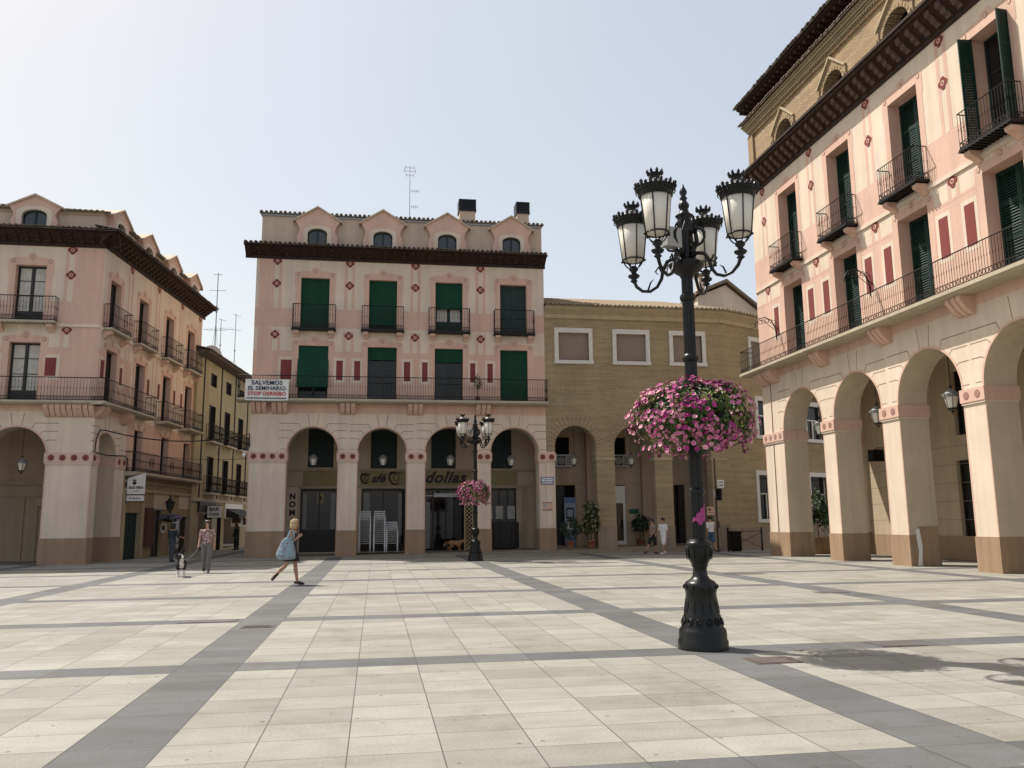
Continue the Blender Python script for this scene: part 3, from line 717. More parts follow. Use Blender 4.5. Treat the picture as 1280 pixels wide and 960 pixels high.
for i, (x, w, z, h) in enumerate(((-2.95, 1.34, 4.56, 2.38), (.4, 1.41, 4.51, 2.43), (3.62, 1.35, 4.51, 2.43), (6.65, 1.5, 4.51, 2.43))):
    win_part(mbld, IDM, x, z, Y+.12, w, h, 'dark')
for i, (a, b, hh) in enumerate(((-3.95, -2.0, 1.25), (-.77, 1.57, .5), (2.35, 5.2, .1), (5.75, 7.65, .1))):
    mb = MB(); t = .09
    mb.box(a, a+t, Y+.1, Y+.2, .02, 3.42); mb.box(b-t, b, Y+.1, Y+.2, .02, 3.42); mb.box(a+t+.001, b-t-.001, Y+.1, Y+.2, 3.30, 3.419)
    if hh > .2: mb.box(a+t+.001, b-t-.001, Y+.1, Y+.2, .02, hh)
    n = (2, 2, 4, 4)[i]
    for k in range(1, n): mb.box(a+(b-a)*k/n-.035, a+(b-a)*k/n+.035, Y+.11, Y+.19, max(hh, .02)+.001, 3.299)
    if i == 0:
        for (p, q), (r_, s_) in (((-3.8, 1.15), (-2.95, .62)), ((-2.95, .62), (-2.1, 1.15)), ((-3.8, .5), (-2.95, 1.1)), ((-2.95, 1.1), (-2.1, .5))): line(mb, (p, q), (r_, s_), .035, .02, 0, Y+.1)
    sf = build(mb, 'shopfront', m_dkwood if i else m_dkwood, mbld)
    mb = MB(); mb.box(a+t, b-t, Y+.15, Y+.155, max(hh, .1), 3.3); build(mb, 'pane', m_glass, sf)
    mb = MB()
    if i == 0: mb.box(-3.83, -3.62, Y+.142, Y+.149, 1.3, 3.2); mb.box(-2.38, -2.12, Y+.142, Y+.149, 1.3, 3.2)
    if i == 1: mb.box(-.66, -.32, Y+.142, Y+.149, .9, 3.2); mb.box(1.2, 1.4, Y+.142, Y+.149, .9, 3.2)
    if i == 2: mb.box(2.45, 2.92, Y+.142, Y+.149, .2, 2.7)
    if mb.v: build(mb, 'curtain', m_zinc, sf)
    if i == 3:
        mb = MB()
        for x in (5.9, 6.5, 7.15): mb.box(x, x+.42, Y+.085, Y+.095, 1.75, 2.45)
        build(mb, 'menu_board', m_curt, sf)
    if i == 2:
        mb = MB(); mb.box(3.1, 4.75, Y-.06, Y+.08, 2.95, 3.15); mb.box(2.4, 3.1, Y+.02, Y+.05, 3.0, 3.05); build(mb, 'air_curtain', m_metal, sf)
# what stands in the dark shop windows
mb = MB(); mb.box(-3.1, -2.75, Y+.138, Y+.146, 2.65, 3.2, 0); mb.box(-3.0, -2.85, Y+.132, Y+.1375, 2.8, 3.05, 1); build(mb, 'window_poster', [m_yfad, m_ltr], mbld)
ft = thing('folded_tables', 'dark folded terrace tables stacked upright in the cafe bay beside the brick building', 'tables', (6.6, 42.5+2.75, .16))
for k in range(7):
    mb = MB(); h = 1.35+.12*((k*37) % 5)/4; mb.box(-.04, .04, -.38, .38, .05, h); mb.tube([(-.06, -.3, 0), (.06, -.3, h-.1)], .014, 5); mb.tube([(-.06, .3, 0), (.06, .3, h-.1)], .014, 5)
    build(mb, 'tabletop', m_dkwood, ft, T(-.72+k*.23, .03*((k*53) % 4), 0, radians(70+7*((k*29) % 5))))
for x, yy in ((-2.9, 4.25), (.55, 4.3), (3.9, 4.35)):
    mb = MB(); mb.lathe([(.26, .02), (.25, .05), (.035, .06), (.03, .72), (.36, .73), (.36, .76)], 14); build(mb, 'interior_table', m_dkwood, mbld, Matrix.Translation((x, yy, .02)))
mb = MB(); mb.box(2.6, 5.0, Y+.75, Y+.85, .02, 1.15, 0); mb.box(2.55, 5.05, Y+.70, Y+.88, 1.15, 1.2, 1)
for k in range(9): mb.box(2.7+k*.26, 2.78+k*.26, Y+.78, Y+.86, 1.7, 1.95+.04*(k % 3), 1+(k % 2))
build(mb, 'bar_counter', [m_dkwood, m_zinc, m_terra], mbld)
# the cafe sign, one long board across two bays
cs = thing('cafe_sign', 'long faded yellow board lettered in brown script behind the two middle arches', 'sign', (2.1, 42.5+Y, 3.95))
mb = MB(); mb.box(-2.95, 3.05, -.05, -.001, -.37, .37); build(mb, 'board', m_yfad, cs)
letter(cs, 'afé', .62, -2.02, -.06, -.0, m_ltr, shear=.4, off=.022, ext=.01)
letter(cs, 'andolias', .84, 1.15, -.06, .04, m_ltr, shear=.4, off=.032, ext=.01, spacing=1.12)
for x, s in ((-2.66, .80), (-1.08, 1.05)):   # the two swash capitals C
    mb = MB()
    A = [(.30*s*cos(t)*(1+.25*sin(t)), .30*s*sin(t)) for t in [radians(q) for q in range(50, 330, 14)]]
    mb.tube([(x+p, -.06, q) for p, q in A], [.028+.022*sin(pi*i/len(A)) for i in range(len(A))], 5)
    B = [(.16*s*cos(t)*(1-.0012*q), .04*s+.17*s*sin(t)) for q, t in [(q, radians(q)) for q in range(-60, 330, 20)]]
    mb.tube([(x+p+.03*s, -.06, q) for p, q in B], .022, 5)
    mb.tube([(x-.34*s, -.06, .18*s), (x-.26*s, -.06, .30*s), (x-.02*s, -.06, .33*s), (x+.24*s, -.06, .25*s), (x+.36*s, -.06, .34*s)], [.012, .03, .036, .03, .012], 5)
    build(mb, 'lettering', m_ltr, cs)
# tall cream board lettered downwards, at the left end of the arcade
ns = thing('shop_sign', 'narrow cream upright board with dark letters running down it under the cafe arcade', 'sign', (-4.42, 42.5+Y-.28, .25))
mb = MB(); mb.box(-.36, .36, -.04, 0, .0, 3.25); build(mb, 'board', m_cream, ns)
for i, c in enumerate('NOMAYO'): letter(ns, c, .40, .10, -.05, 2.75-i*.42, m_ltr, off=.02)
for i, c in enumerate('PARTY'): letter(ns, c, .20, -.22, -.05, 1.9-i*.20, m_ltr, off=.006)

# banner on the balcony railing
bn = thing('banner', 'white cloth banner lettered in navy and red tied to the balcony railing', 'banner', (-5.32, 42.5-.70, 8.05))
mb = MB(); nx, nz = 24, 10
vs = [(-1.02+2.04*i/nx, -.045-.018*sin(i*.9+j*.4)-.012*sin(j*1.3), -.52+1.04*j/nz-.02*sin(pi*i/nx)) for j in range(nz+1) for i in range(nx+1)]
mb.add(vs, [[j*(nx+1)+i, j*(nx+1)+i+1, (j+1)*(nx+1)+i+1, (j+1)*(nx+1)+i] for j in range(nz) for i in range(nx)], 0, True)
build(mb, 'cloth', m_wht, bn)
m_navy = plain('navy_print', (.03, .035, .09), .7); m_rprint = plain('red_print', (.50, .045, .05), .7)
letter(bn, 'SALVEMOS', .29, .0, -.085, .33, m_navy, off=.006, ext=.004, spacing=1.08)
letter(bn, 'EL SEMINARIO', .265, 0, -.085, .06, m_navy, off=.005, ext=.004, spacing=1.06)
letter(bn, 'STOP DERRIBO', .255, 0, -.085, -.21, m_rprint, off=.005, ext=.004, spacing=1.06)
mb = MB(); mb.box(-.95, .95, -.087, -.083, -.445, -.40); build(mb, 'small_print', m_navy, bn)

# ================================================================== buff brick building
bb = thing('brick_building', 'low buff brick building with white framed square windows over a short arcade', 'building', (8.65, 42.5, 0), 0)
BW = 9.8
FB = T(BW, 0, 0, radians(26))       # the wing that turns away down the side street
ba = [(1.55, 1.10, 5.4), (4.71, 1.09, 5.4), (7.85, 1.10, 5.4)]
mb = MB()
arcade_wall(mb, .442, BW, ba, 8.0, .75, 0, 0)
wr = [(x-.82, x+.82, 9.97, 11.46) for x in (1.55, 4.71, 7.87)]
wall_grid(mb, [0, BW], [8.0, 12.2], wr, 0, .28, 0, 0); wall_grid(mb, [0, .442], [5.15, 8.0], [], 0, .1, 0, 0)
for xc, r, zs in ba:
    for i in range(40):
        an = pi*(i+.5)/40; rr = r + .62*(.62+.38*sin(an))
        line(mb, (xc-r*cos(an), zs+r*sin(an)), (xc-rr*cos(an), zs+rr*sin(an)), .055, .006+.0002*(i % 5), 0 if i % 2 else 3)
ed = [.46, .45, 2.65, 3.62, 5.8, 6.75, 8.95, BW]
for a, b in zip(ed[0::2], ed[1::2]):
    if b-a > .2: mb.box(a-.02, b+.02, -.035, .78, -.05, 1.3, 1); mb.box(a-.03, b+.03, -.03, .77, 4.72, 4.84, 2)
wr2 = [(2.45, 4.1, 9.95, 11.5), (2.75, 4.3, 6.2, 8.15), (2.5, 4.1, 1.6, 4.0), (7.1, 8.7, 9.95, 11.5), (7.1, 8.7, 6.2, 8.15), (7.1, 8.7, 1.6, 4.0), (11.5, 13.1, 9.95, 11.5), (11.5, 13.1, 6.2, 8.15), (11.5, 13.1, 1.6, 4.0)]
mb2 = MB(); wall_grid(mb2, [0, 22], [0, 12.2], wr2, 0, .28, 0, 0); strip(mb2, .05, 22, -.05, 1.15, .03, 1)
mb.merge(mb2, FB)
build(mb, 'wall', [m_brick, m_stone, m_band, m_groove], bb)
mb = MB(); mb.prismx([(0, 12.2), (-.10, 12.22), (-.12, 12.42), (-.42, 12.70), (-.42, 12.82), (0, 12.82)], 0, BW+.11, 0)
mb2 = MB(); mb2.prismx([(0, 12.2), (-.10, 12.22), (-.12, 12.42), (-.42, 12.70), (-.42, 12.82), (0, 12.82)], -.11, 22, 0); mb.merge(mb2, FB)
build(mb, 'cornice', m_band, bb)
mb = MB(); tile_roof(mb, -.0, BW+.115, -.5, 12.86, 5.6, 14.8, .24, .095, 0, hip=1); mb.quad((0, 5.6, 14.78), (BW-1.3, 5.6, 14.78), (BW-1.3, 11, 12.9), (0, 11, 12.9))
mb2 = MB(); tile_roof(mb2, -.115, 22, -.5, 12.86, 5.6, 14.8, .24, .095, 0, hip=-1); mb.merge(mb2, FB)
build(mb, 'roof', m_tilel, bb)
def brick_win(F, x, z0, z1, w, bars=False, blind=True):
    mb = MB(); q = .21; h = z1-z0
    mb.box(-w/2-q, w/2+q, -.07, .1, h-.001+0, h+.25); mb.box(-w/2-q-.03, w/2+q+.03, -.10, .1, -.19, -.0)
    mb.box(-w/2-q, -w/2, -.07, .1, .0, h-.0015); mb.box(w/2, w/2+q, -.07, .1, .0, h-.0015)
    f = build(mb, 'window', m_white, bb, F @ Matrix.Translation((x, 0, z0)))
    mb = MB()
    if blind: mb.box(-w/2, w/2, .12, .15, .06, h)
    else:
        mb.box(-w/2, -w/2+.09, .14, .2, 0, h); mb.box(w/2-.09, w/2, .14, .2, 0, h); mb.box(-w/2+.091, w/2-.091, .14, .2, h*.56, h*.56+.08); mb.box(-.05, .05, .141, .199, 0, h*.56-.001)
    build(mb, 'blind' if blind else 'casement', m_blind if blind else m_white, f)
    mb = MB(); mb.box(-w/2, w/2, .22, .24, 0, h); build(mb, 'pane', m_glass, f)
    if bars:
        mb = MB()
        for k in range(11): mb.tube([(-w/2+.08+k*(w-.16)/10, -.02, .02), (-w/2+.08+k*(w-.16)/10, -.02, h-.02)], .011, 4)
        for z in (.15, h-.15): mb.tube([(-w/2, -.02, z), (w/2, -.02, z)], .012, 4)
        build(mb, 'window_bars', m_iron, f)
for x in (1.55, 4.71, 7.87): brick_win(IDM, x, 9.97, 11.46, 1.64)
for a, b, c, d in wr2: brick_win(FB, (a+b)/2, c, d, b-a, c < 2, c > 9)
mb = MB(); Yb = 3.0
wall_grid(mb, [0, BW], [0, 7.0], [(1.05, 2.2, .3, 3.55), (4.35, 5.05, .3, 3.55), (7.75, 8.5, .3, 3.55), (1.1, 1.9, 4.6, 6.2), (4.35, 5.15, 4.6, 6.2)], Yb, .25)
mb.quad((0, .75, 7.0), (BW, .75, 7.0), (BW, Yb, 7.0), (0, Yb, 7.0), 0)
for x in (.0, BW): mb.quad((x, .75, 0), (x, Yb, 0), (x, Yb, 7), (x, .75, 7), 0)
strip(mb, .1, 9.7, 3.6, 3.68, .03, 1, Yb)
mb.box(.46, BW-.01, .3, Yb-.001, -.1, .26, 2)
for x in (3.13, 6.27): mb.box(x-.35, x+.35, Yb-.4, Yb-.0015, .26, 6.99, 0)
build(mb, 'arcade_wall', [m_inner, m_band, m_stone], bb)
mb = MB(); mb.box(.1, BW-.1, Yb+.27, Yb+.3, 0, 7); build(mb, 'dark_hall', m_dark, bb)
mb = MB(); mb.box(1.06, 1.6, Yb+.1, Yb+.14, .31, 3.5); build(mb, 'door', m_dkwood, bb)
mb = MB(); mb.box(4.36, 5.04, Yb+.02, Yb+.06, 2.75, 3.5); 
for a, b, c, d in ((4.36, 4.5, .3, 2.749), (4.9, 5.04, .3, 2.749), (4.501, 4.899, .3, .5), (4.501, 4.899, 2.55, 2.749)): mb.box(a, b, Yb+.02, Yb+.06, c, d)
d_ = build(mb, 'door', m_wht, bb, label='white door with a tall narrow dark pane'); mb = MB(); mb.box(4.5, 4.9, Yb+.04, Yb+.05, .5, 2.55); build(mb, 'pane', m_glass, d_)
mb = MB(); mb.box(7.76, 8.0, Yb+.1, Yb+.14, .31, 3.5); mb.box(8.12, 8.49, Yb+.1, Yb+.14, .31, 3.5); build(mb, 'door', m_dkwood, bb)
for x in (1.5, 4.75):
    mb = MB(); mb.box(-.42, .42, -.32, .02, 0, .66, 0); mb.box(-.36, .1, -.335, -.321, .06, .60, 1); mb.prism([(.0-.13+.22*cos(q*pi/8), .33+.22*sin(q*pi/8)) for q in range(16)], -.345, -.336, 2)
    for k in range(6): mb.box(.16, .38, -.33, -.3205, .1+k*.09, .14+k*.09, 1)
    build(mb, 'air_conditioner', [m_metal, m_dkwood, m_zinc], bb, Matrix.Translation((x, Yb-.02, 4.55)))
# the body behind the arcade
mb = MB(); mb.quad((0, 11, 0), (BW+3, 11, 0), (BW+3, 11, 13), (0, 11, 13)); build(mb, 'rear_wall', m_brick, bb)

# house with a gable behind the brick building
gh = thing('gabled_house', 'cream gable end with a chimney rising behind the brick building roof', 'house', (22.6, 52, 0), 0)
mb = MB(); mb.prism([(-1.5, 0), (2.9, 0), (2.9, 15.4), (.5, 17.25), (-1.5, 16.4)], 0, 6); build(mb, 'wall', m_cream, gh)
mb = MB(); mb.prism([(-1.7, 16.45), (.5, 17.40), (.5, 17.62), (-1.7, 16.67)], -.3, 6.3); mb.prism([(.501, 17.40), (3.3, 15.2), (3.3, 15.42), (.501, 17.62)], -.3, 6.3); r_ = build(mb, 'roof', m_tile, gh)
mb = MB(); mb.box(-.95, -.25, 1, 1.7, 15.5, 18.1, 0); mb.box(-1.03, -.17, .92, 1.78, 18.1, 18.3, 1); build(mb, 'chimney', [m_cream, m_tile], r_)
# ================================================================== corner building on the left
lb = thing('arcaded_building', 'pink corner building with pale curtained doors and gabled dormers down the side street', 'building', (-12.1, 38.6, 0), 0, 'pink arcaded buildings round the square')
F1 = IDM; F2 = T(0, 0, 0, radians(83))
wF = [-3.05, -6.6, -10.15]
P_lf = dict(x=(-14, 0), arches=[(-10.2, 1.25, 4.55), (-6.65, 1.25, 4.55), (-3.1, 1.25, 4.55)], depth=.85, zf=6.45, slab=(6.75, 6.88), lw=(6.89, 9.5, 1.25), uw=(10.42, 12.97, 1.25),
    band=(10.36, 11.35), ze=13.95, string=10.28, pz=(8.02, 8.83), panels=[(-1.95, .45), (-4.2, .4), (-5.5, .4), (-7.75, .4), (-9.0, .4)], lesenes=[-1.4, -4.83, -8.38, -11.9], rosz=(13.72, 12.57, 10.08), ros=.21,
    cap=(4.26, 4.69), plinth=1.08, over=.62, eave=(-14, .6), eo=.56, eh=.46, estep=.45, fas=.05, ub=10.40, ubo=.42, ubw=2.5, ubmat=m_slab, rail=1.0, wins=wF, kinds=[('door', 'door')], balc=[(-14, .58)], corb=(.66, .5, .42),
    corbx=[-1.65, -.95, -.3, -4.9, -8.4], fields=[(-1.12, -.03, 6.9, 10.2), (-1.12, -.03, 11.36, 13.8)], bar=.13, ring=.15)
pink_front(lb, F1, P_lf)
wS = [1.25, 4.5, 8.05, 11.4]
P_ls = dict(P_lf, x=(0, 3.42), arches=[(1.27, 1.06, 4.62)], lw=(6.89, 9.4, 1.12), uw=(10.32, 12.62, 1.12), panels=[(.35, .35), (2.3, .3)], lesenes=[2.85], wins=[1.25],
    balc=[(-.58, 5.4), (6.7, 9.2), (10.1, 12.6)], eave=(-.6, 13.5), corbx=[.25, 2.85], string=10.2, ub=10.27, ubw=2.2, kinds=[('sidew', 'sidew')], rosz=(13.72,), fields=[])
# the arcade end of the side front is built with the kit; the rest of it is a plain wall with the same openings
mb = MB(); xs = 3.42; XE = 13.2
hl = [(x-.56, x+.56, 6.89, 9.4) for x in wS[1:]] + [(x-.56, x+.56, 10.32, 12.62) for x in wS[1:]] + [(x-.52, x+.52, 4.12, 6.15) for x in (4.75, 8.25, 11.6)]
wall_grid(mb, [xs, XE], [3.95, 13.95], hl, 0, .40, 0, 1)
for a, b in ((3.43, 4.1), (5.4, 7.6), (8.9, 11.0), (12.25, 13.1)):
    strip(mb, a, b, 4.2, 6.6, .004, 1)
for i, x in enumerate(wS[1:]):
    surround(mb, x, 1.12, 6.89, 9.4, 1, top=.28); surround(mb, x, 1.12, 10.32, 12.62, 1, top=.34)
for x in (4.75, 8.25, 11.6): surround(mb, x, 1.04, 4.12, 6.15, 1, top=.2, fancy=0)
mb.box(xs, XE, -.06, 0, 10.13, 10.27, 0)
for x in (6.3, 9.75, 12.75):
    for s in (-1, 1): strip(mb, x+s*.19-.07, x+s*.19+.07, 10.28, 13.85, .005, 1); strip(mb, x+s*.19-.07, x+s*.19+.07, 6.9, 10.1, .005, 1)
for x in (5.55, 6.95, 9.2, 10.3): strip(mb, x-.28, x+.28, 7.9, 9.0, .008, 0); strip(mb, x-.15, x+.15, 8.02, 8.83, .012, 5)
mb.quad((XE, 0, 0), (XE, 12, 0), (XE, 12, 14), (XE, 0, 14), 0)
for x in (6.3, 9.75, 12.75): put('rosette', _cache[('ros', .21)], lb, F2 @ Matrix.Translation((x, -.006, 13.72)))
build(mb, 'wall', [m_cream, m_pink, m_groove, m_plinth, m_soff, m_red], lb, F2)
pink_front(lb, F2, P_ls)
for x in wS[1:]:
    win_part(lb, F2, x, 6.89, .26, 1.12, 2.51, 'sidew'); win_part(lb, F2, x, 10.32, .26, 1.12, 2.3, 'sidew')
    b_ = put('balcony', _cache[('ub', 2.2, .42, 10.27, m_slab.name)], lb, F2 @ Matrix.Translation((x, 0, 0))); put('railing', _cache[('ubr', 2.2, .42, 10.27)], b_)
    for q in (-1, 1): put('corbel', _cache[('ubc', 2.2, .42, 10.27)], b_, Matrix.Translation((q*.88, 0, 0)))
for x in (4.75, 8.25, 11.6): win_part(lb, F2, x, 4.12, .26, 1.04, 2.03, 'sidew')
mb = MB(); mb.prismx([(0, 3.9), (-.42, 3.93), (-.5, 4.0), (-.5, 4.10), (0, 4.10)], 3.43, 13.15, 0); b_ = build(mb, 'balcony', m_slab, lb, F2)
mbr = rail_mb([((3.47, -.02), (3.47, -.44)), ((3.47, -.44), (13.1, -.44)), ((13.1, -.44), (13.1, -.02))], 4.1, 5.05, .13, .009, .14)
for x in (5.5, 8.25, 11.0):
    for k in range(4):
        R = .07+.08*k; mbr.tube([(x+R*cos(q*pi/6), -.445, 4.62+R*.9*sin(q*pi/6)) for q in range(13)], .011, 3, cap=False)
build(mbr, 'railing', m_iron, b_)
# attic, tiles, dormers
mb = MB(); mb.box(-14, -.33, .3, 9, 14.5, 15.6, 0); mb.box(-14, -.27, .24, .299, 15.48, 15.6, 0)
mb2 = MB(); mb2.box(.301, 13.15, .3, 9, 14.5, 15.62, 0); mb.merge(mb2, F2)
build(mb, 'attic_wall', m_attic, lb)
mb = MB(); tile_roof(mb, -14, .62, -.78, 14.49, .29, 14.72, .235, .09); mb2 = MB(); tile_roof(mb2, -.72, 13.55, -.78, 14.49, .29, 14.72, .235, .09); mb.merge(mb2, F2); build(mb, 'eave_tiles', m_tiled, lb)
mb = MB(); tile_roof(mb, -14, -.2, .12, 15.62, 5, 16.0, .235, .085); mb2 = MB(); tile_roof(mb2, .2, 13.3, .12, 15.64, 5, 16.0, .235, .085); mb.merge(mb2, F2); build(mb, 'roof', m_tile, lb)
for x in (-3.12, -6.67, -10.2): dormer(lb, F1, x, 14.68, .0, 2.2, 1.5, 1.05, .86, 1.6)
for x in (1.4, 4.75, 8.2, 11.6): dormer(lb, F2, x, 14.68, .0, 1.95, 1.45, .85, .8, 1.6)
# arcade inside: back wall, ceiling
mb = MB(); Yb = 4.2
wall_grid(mb, [-14, -.75], [0, 6.4], [(-3.35, -2.0, .05, 2.55), (-2.3, -1.2, 3.9, 6.1), (-6.9, -5.6, .05, 2.55)], Yb, .3)
mb.quad((-14, .85, 6.35), (-.5, .85, 6.35), (-.5, Yb, 6.35), (-14, Yb, 6.35), 1)
strip(mb, -14, -.8, 3.5, 3.75, .12, 2, Yb); strip(mb, -14, -.8, 2.95, 3.02, .06, 2, Yb)
for x in (-4.3, -3.7, -1.65, -7.4): strip(mb, x-.2, x+.2, 0, 2.94, .07, 2, Yb)
mb.quad((-14, .85, 0), (-14, Yb, 0), (-14, Yb, 6.4), (-14, .85, 6.4), 0)
build(mb, 'arcade_wall', [m_inner, m_soff, m_band], lb)
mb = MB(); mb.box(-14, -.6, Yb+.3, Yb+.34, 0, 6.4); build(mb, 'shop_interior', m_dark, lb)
sg = thing('shop_sign', 'dark carved board reading CONFITERIA over a shop door under the corner building arcade', 'sign', (-12.1-2.35, 38.6+Yb-.11, 2.72))
mb = MB(); mb.box(-1.2, 1.2, -.03, 0, -.20, .20); build(mb, 'board', m_inner, sg); letter(sg, 'CONFITERIA', .34, 0, -.04, 0, m_ltr)
# ground floor of the side front: ochre shop
mb = MB()
wall_grid(mb, [3.42, XE], [0, 3.92], [(3.62, 5.45, 0, 2.2), (7.05, 8.4, 0, 2.35), (10.0, 12.4, 0, 2.05)], -.03, .3)
for x in (3.5, 5.75, 9.6, 12.9): strip(mb, x-.14, x+.14, 0, 3.2, .05, 1, -.03)
strip(mb, 3.43, XE, 3.2, 3.34, .09, 1, -.03); strip(mb, 3.43, XE, 3.62, 3.7, .06, 1, -.03)
strip(mb, 10.7, 12.5, 2.45, 3.2, .02, 2, -.03); strip(mb, 7.15, 9.3, 2.4, 3.19, .02, 2, -.03)
build(mb, 'shop_wall', [m_ochre, m_yell, m_attic], lb, F2)
mb = MB(); mb.box(3.63, 5.44, .12, .17, .0, 2.19); 
for k in range(8): mb.box(3.66+k*.225, 3.80+k*.225, .1, .119, .1, 2.1)
build(mb, 'door', m_green3, lb, F2, 'wide dark green boarded door')
mb = MB(); mb.box(7.06, 8.39, .12, .17, 0, 2.34); mb.box(7.7, 7.74, .1, .119, .05, 2.3); build(mb, 'door', m_dkwood, lb, F2)
m_oxd = plain('dull_red_brown_paint', (.085, .035, .028), .6)
mb = MB(); mb.box(5.95, 6.95, -.16, -.031, .55, 2.45); mb.box(6.0, 6.9, -.20, -.161, .65, 2.3); build(mb, 'wall_cabinet', m_oxd, lb, F2)
mb = MB(); mb.box(10.01, 12.39, .12, .17, 0, 2.04); build(mb, 'pane', m_glass, lb, F2)

# hanging sign at the end of the left arcade
def world(F, root, x, y, z): return (root.matrix_basis @ F @ Vector((x, y, z)))
def rootM(o): return Matrix.Translation(o.location) @ Matrix.Rotation(o.rotation_euler.z, 4, 'Z')
def wpt(o, F, x, y, z): return tuple(rootM(o) @ F @ Vector((x, y, z)))
p = wpt(lb, F2, 3.62, -.10, 2.62)
hs = thing('hanging_sign', 'white double panel bar sign with a crest, projecting from the corner building', 'sign', p, 0)
mb = MB(); mb.prism([(0, .42), (.78, .42), (.78, 1.42), (.05, 1.18), (0, 1.1)], -.06, .06); build(mb, 'panel', m_wht, hs)
mb = MB(); mb.box(0, .76, -.05, .05, .10, .36); build(mb, 'panel', m_wht, hs, label='narrow lower panel with one line of lettering')
mb = MB(); mb.box(-.08, .0, -.05, .05, .0, 1.2); mb.box(-.05, .80, -.055, .055, .37, .41); mb.box(-.05, .8, -.055, .055, .05, .09); build(mb, 'sign_frame', m_iron, hs)
letter(hs, 'GULTERA', .155, .40, -.068, .72, m_ltr, off=.006, ext=.004); letter(hs, 'El Buzon', .15, .38, -.058, .23, m_ltr, ext=.004); letter(hs, 'cerveza', .09, .40, -.068, .57, m_ltr, ext=.004)
mb = MB(); mb.prism([(.32+.09*cos(q*pi/6), .94+.09*sin(q*pi/6)) for q in range(12)], -.068, -.0605); mb.prism([(.24, 1.04), (.40, 1.04), (.42, 1.12), (.36, 1.08), (.32, 1.14), (.28, 1.08), (.22, 1.12)], -.068, -.0605); build(mb, 'emblem', m_ltr, hs)

# ================================================================== yellow building further down the side street
yb = thing('street_house', 'shaded yellow rendered house with small top windows down the side street beyond the pink corner', 'house', (-10.3, 52, 0), 0)
FY = T(0, 0, 0, radians(84)); XL = 15
mb = MB(); hy = []
for x in (2.0, 5.3, 8.6, 11.9): hy += [(x-.62, x+.62, 10.05, 10.85), (x-.66, x+.66, 6.62, 8.85), (x-.66, x+.66, 3.5, 5.7)]
wall_grid(mb, [-1.2, XL], [0, 11.7], hy + [(.2, 2.9, .1, 2.4), (4.0, 4.9, 0, 2.7), (5.6, 9.5, .1, 1.9)], 0, .25)
mb.quad((-1.2, 0, 0), (-1.2, 9, 0), (-1.2, 9, 11.7), (-1.2, 0, 11.7)); mb.quad((XL, 0, 0), (XL, 9, 0), (XL, 9, 11.7), (XL, 0, 11.7))
for x in (.05, 3.65, 6.95, 10.25): strip(mb, x-.05, x+.05, 3.2, 11.6, .06, 1)
strip(mb, -1.2, XL, 2.95, 3.12, .10, 2)
build(mb, 'wall', [m_yell, m_dkwood, m_slab, m_cream], yb, FY)
for a, b, c, d in hy: win_part(yb, FY, (a+b)/2, c, .15, b-a, d-c, 'sidew')
for x in (2.0, 5.3, 8.6, 11.9):
    for z in (6.5, 3.38):
        mb = MB(); mb.box(x-1.15, x+1.15, -.42, 0, z, z+.11); b_ = build(mb, 'balcony', m_slab, yb, FY)
        build(rail_mb([((x-1.12, -.02), (x-1.12, -.4)), ((x-1.12, -.4), (x+1.12, -.4)), ((x+1.12, -.4), (x+1.12, -.02))], z+.11, z+1.1, .12, .011, .14), 'railing', m_iron, b_)
mb = MB(); mb.prismx([(0, 11.5), (-.62, 11.62), (-.66, 11.72), (0, 11.85)], -1.3, XL+.1); 
tile_roof(mb, -1.3, XL+.1, -.68, 11.78, 4.5, 13.0, .26, .095); build(mb, 'roof', m_tiled, yb, FY)
mb = MB(); mb.box(-.0, 3.3, -.12, -.001, 2.3, 2.93, 0); build(mb, 'shop_fascia', m_dkwood, yb, FY)
mb = MB(); mb.box(5.4, 9.7, -.10, -.001, 2.0, 2.94); build(mb, 'shop_fascia', m_wht, yb, FY, label='white shop front fascia')
aw = MB(); aw.prismx([(-.101, 2.62), (-.95, 2.18), (-.95, 1.98), (-.101, 2.05)], 5.6, 9.5); build(aw, 'awning', m_dkwood, yb, FY)
mb = MB(); mb.box(.2, 2.9, .18, .22, .1, 2.29); mb.box(5.6, 9.5, .18, .22, .1, 1.9); mb.box(4.0, 4.9, .2, .24, 0, 2.7); build(mb, 'pane', m_glass, yb, FY)
p = wpt(yb, FY, 1.5, -.14, 2.0)
sq = thing('hanging_sign', 'small square white sign box on the dark shop front beyond the corner', 'sign', p, 0)
mb = MB(); mb.box(0, .78, -.08, .08, 0, .72); build(mb, 'panel', m_wht, sq); letter(sq, 'BAR', .30, .39, -.09, .50, m_ltr, off=.008, ext=.004); letter(sq, 'CASA', .24, .39, -.09, .20, m_ltr, off=.006, ext=.004)
mb = MB(); mb.box(-.04, .82, -.10, .10, -.04, -.001); mb.box(-.04, .82, -.10, .10, .721, .76); build(mb, 'sign_frame', m_iron, sq)
p = wpt(yb, FY, 6.8, -.12, 1.45)
sq = thing('shop_poster', 'pair of red and cream posters under the dark awning down the street', 'poster', p, radians(20))
mb = MB(); mb.box(0, 1.4, -.02, 0, 0, .62, 0); mb.box(.06, .62, -.025, -.0205, .22, .55, 1); mb.box(.75, 1.34, -.025, -.0205, .1, .55, 1); build(mb, 'panel', [m_wht, m_oxd], sq)

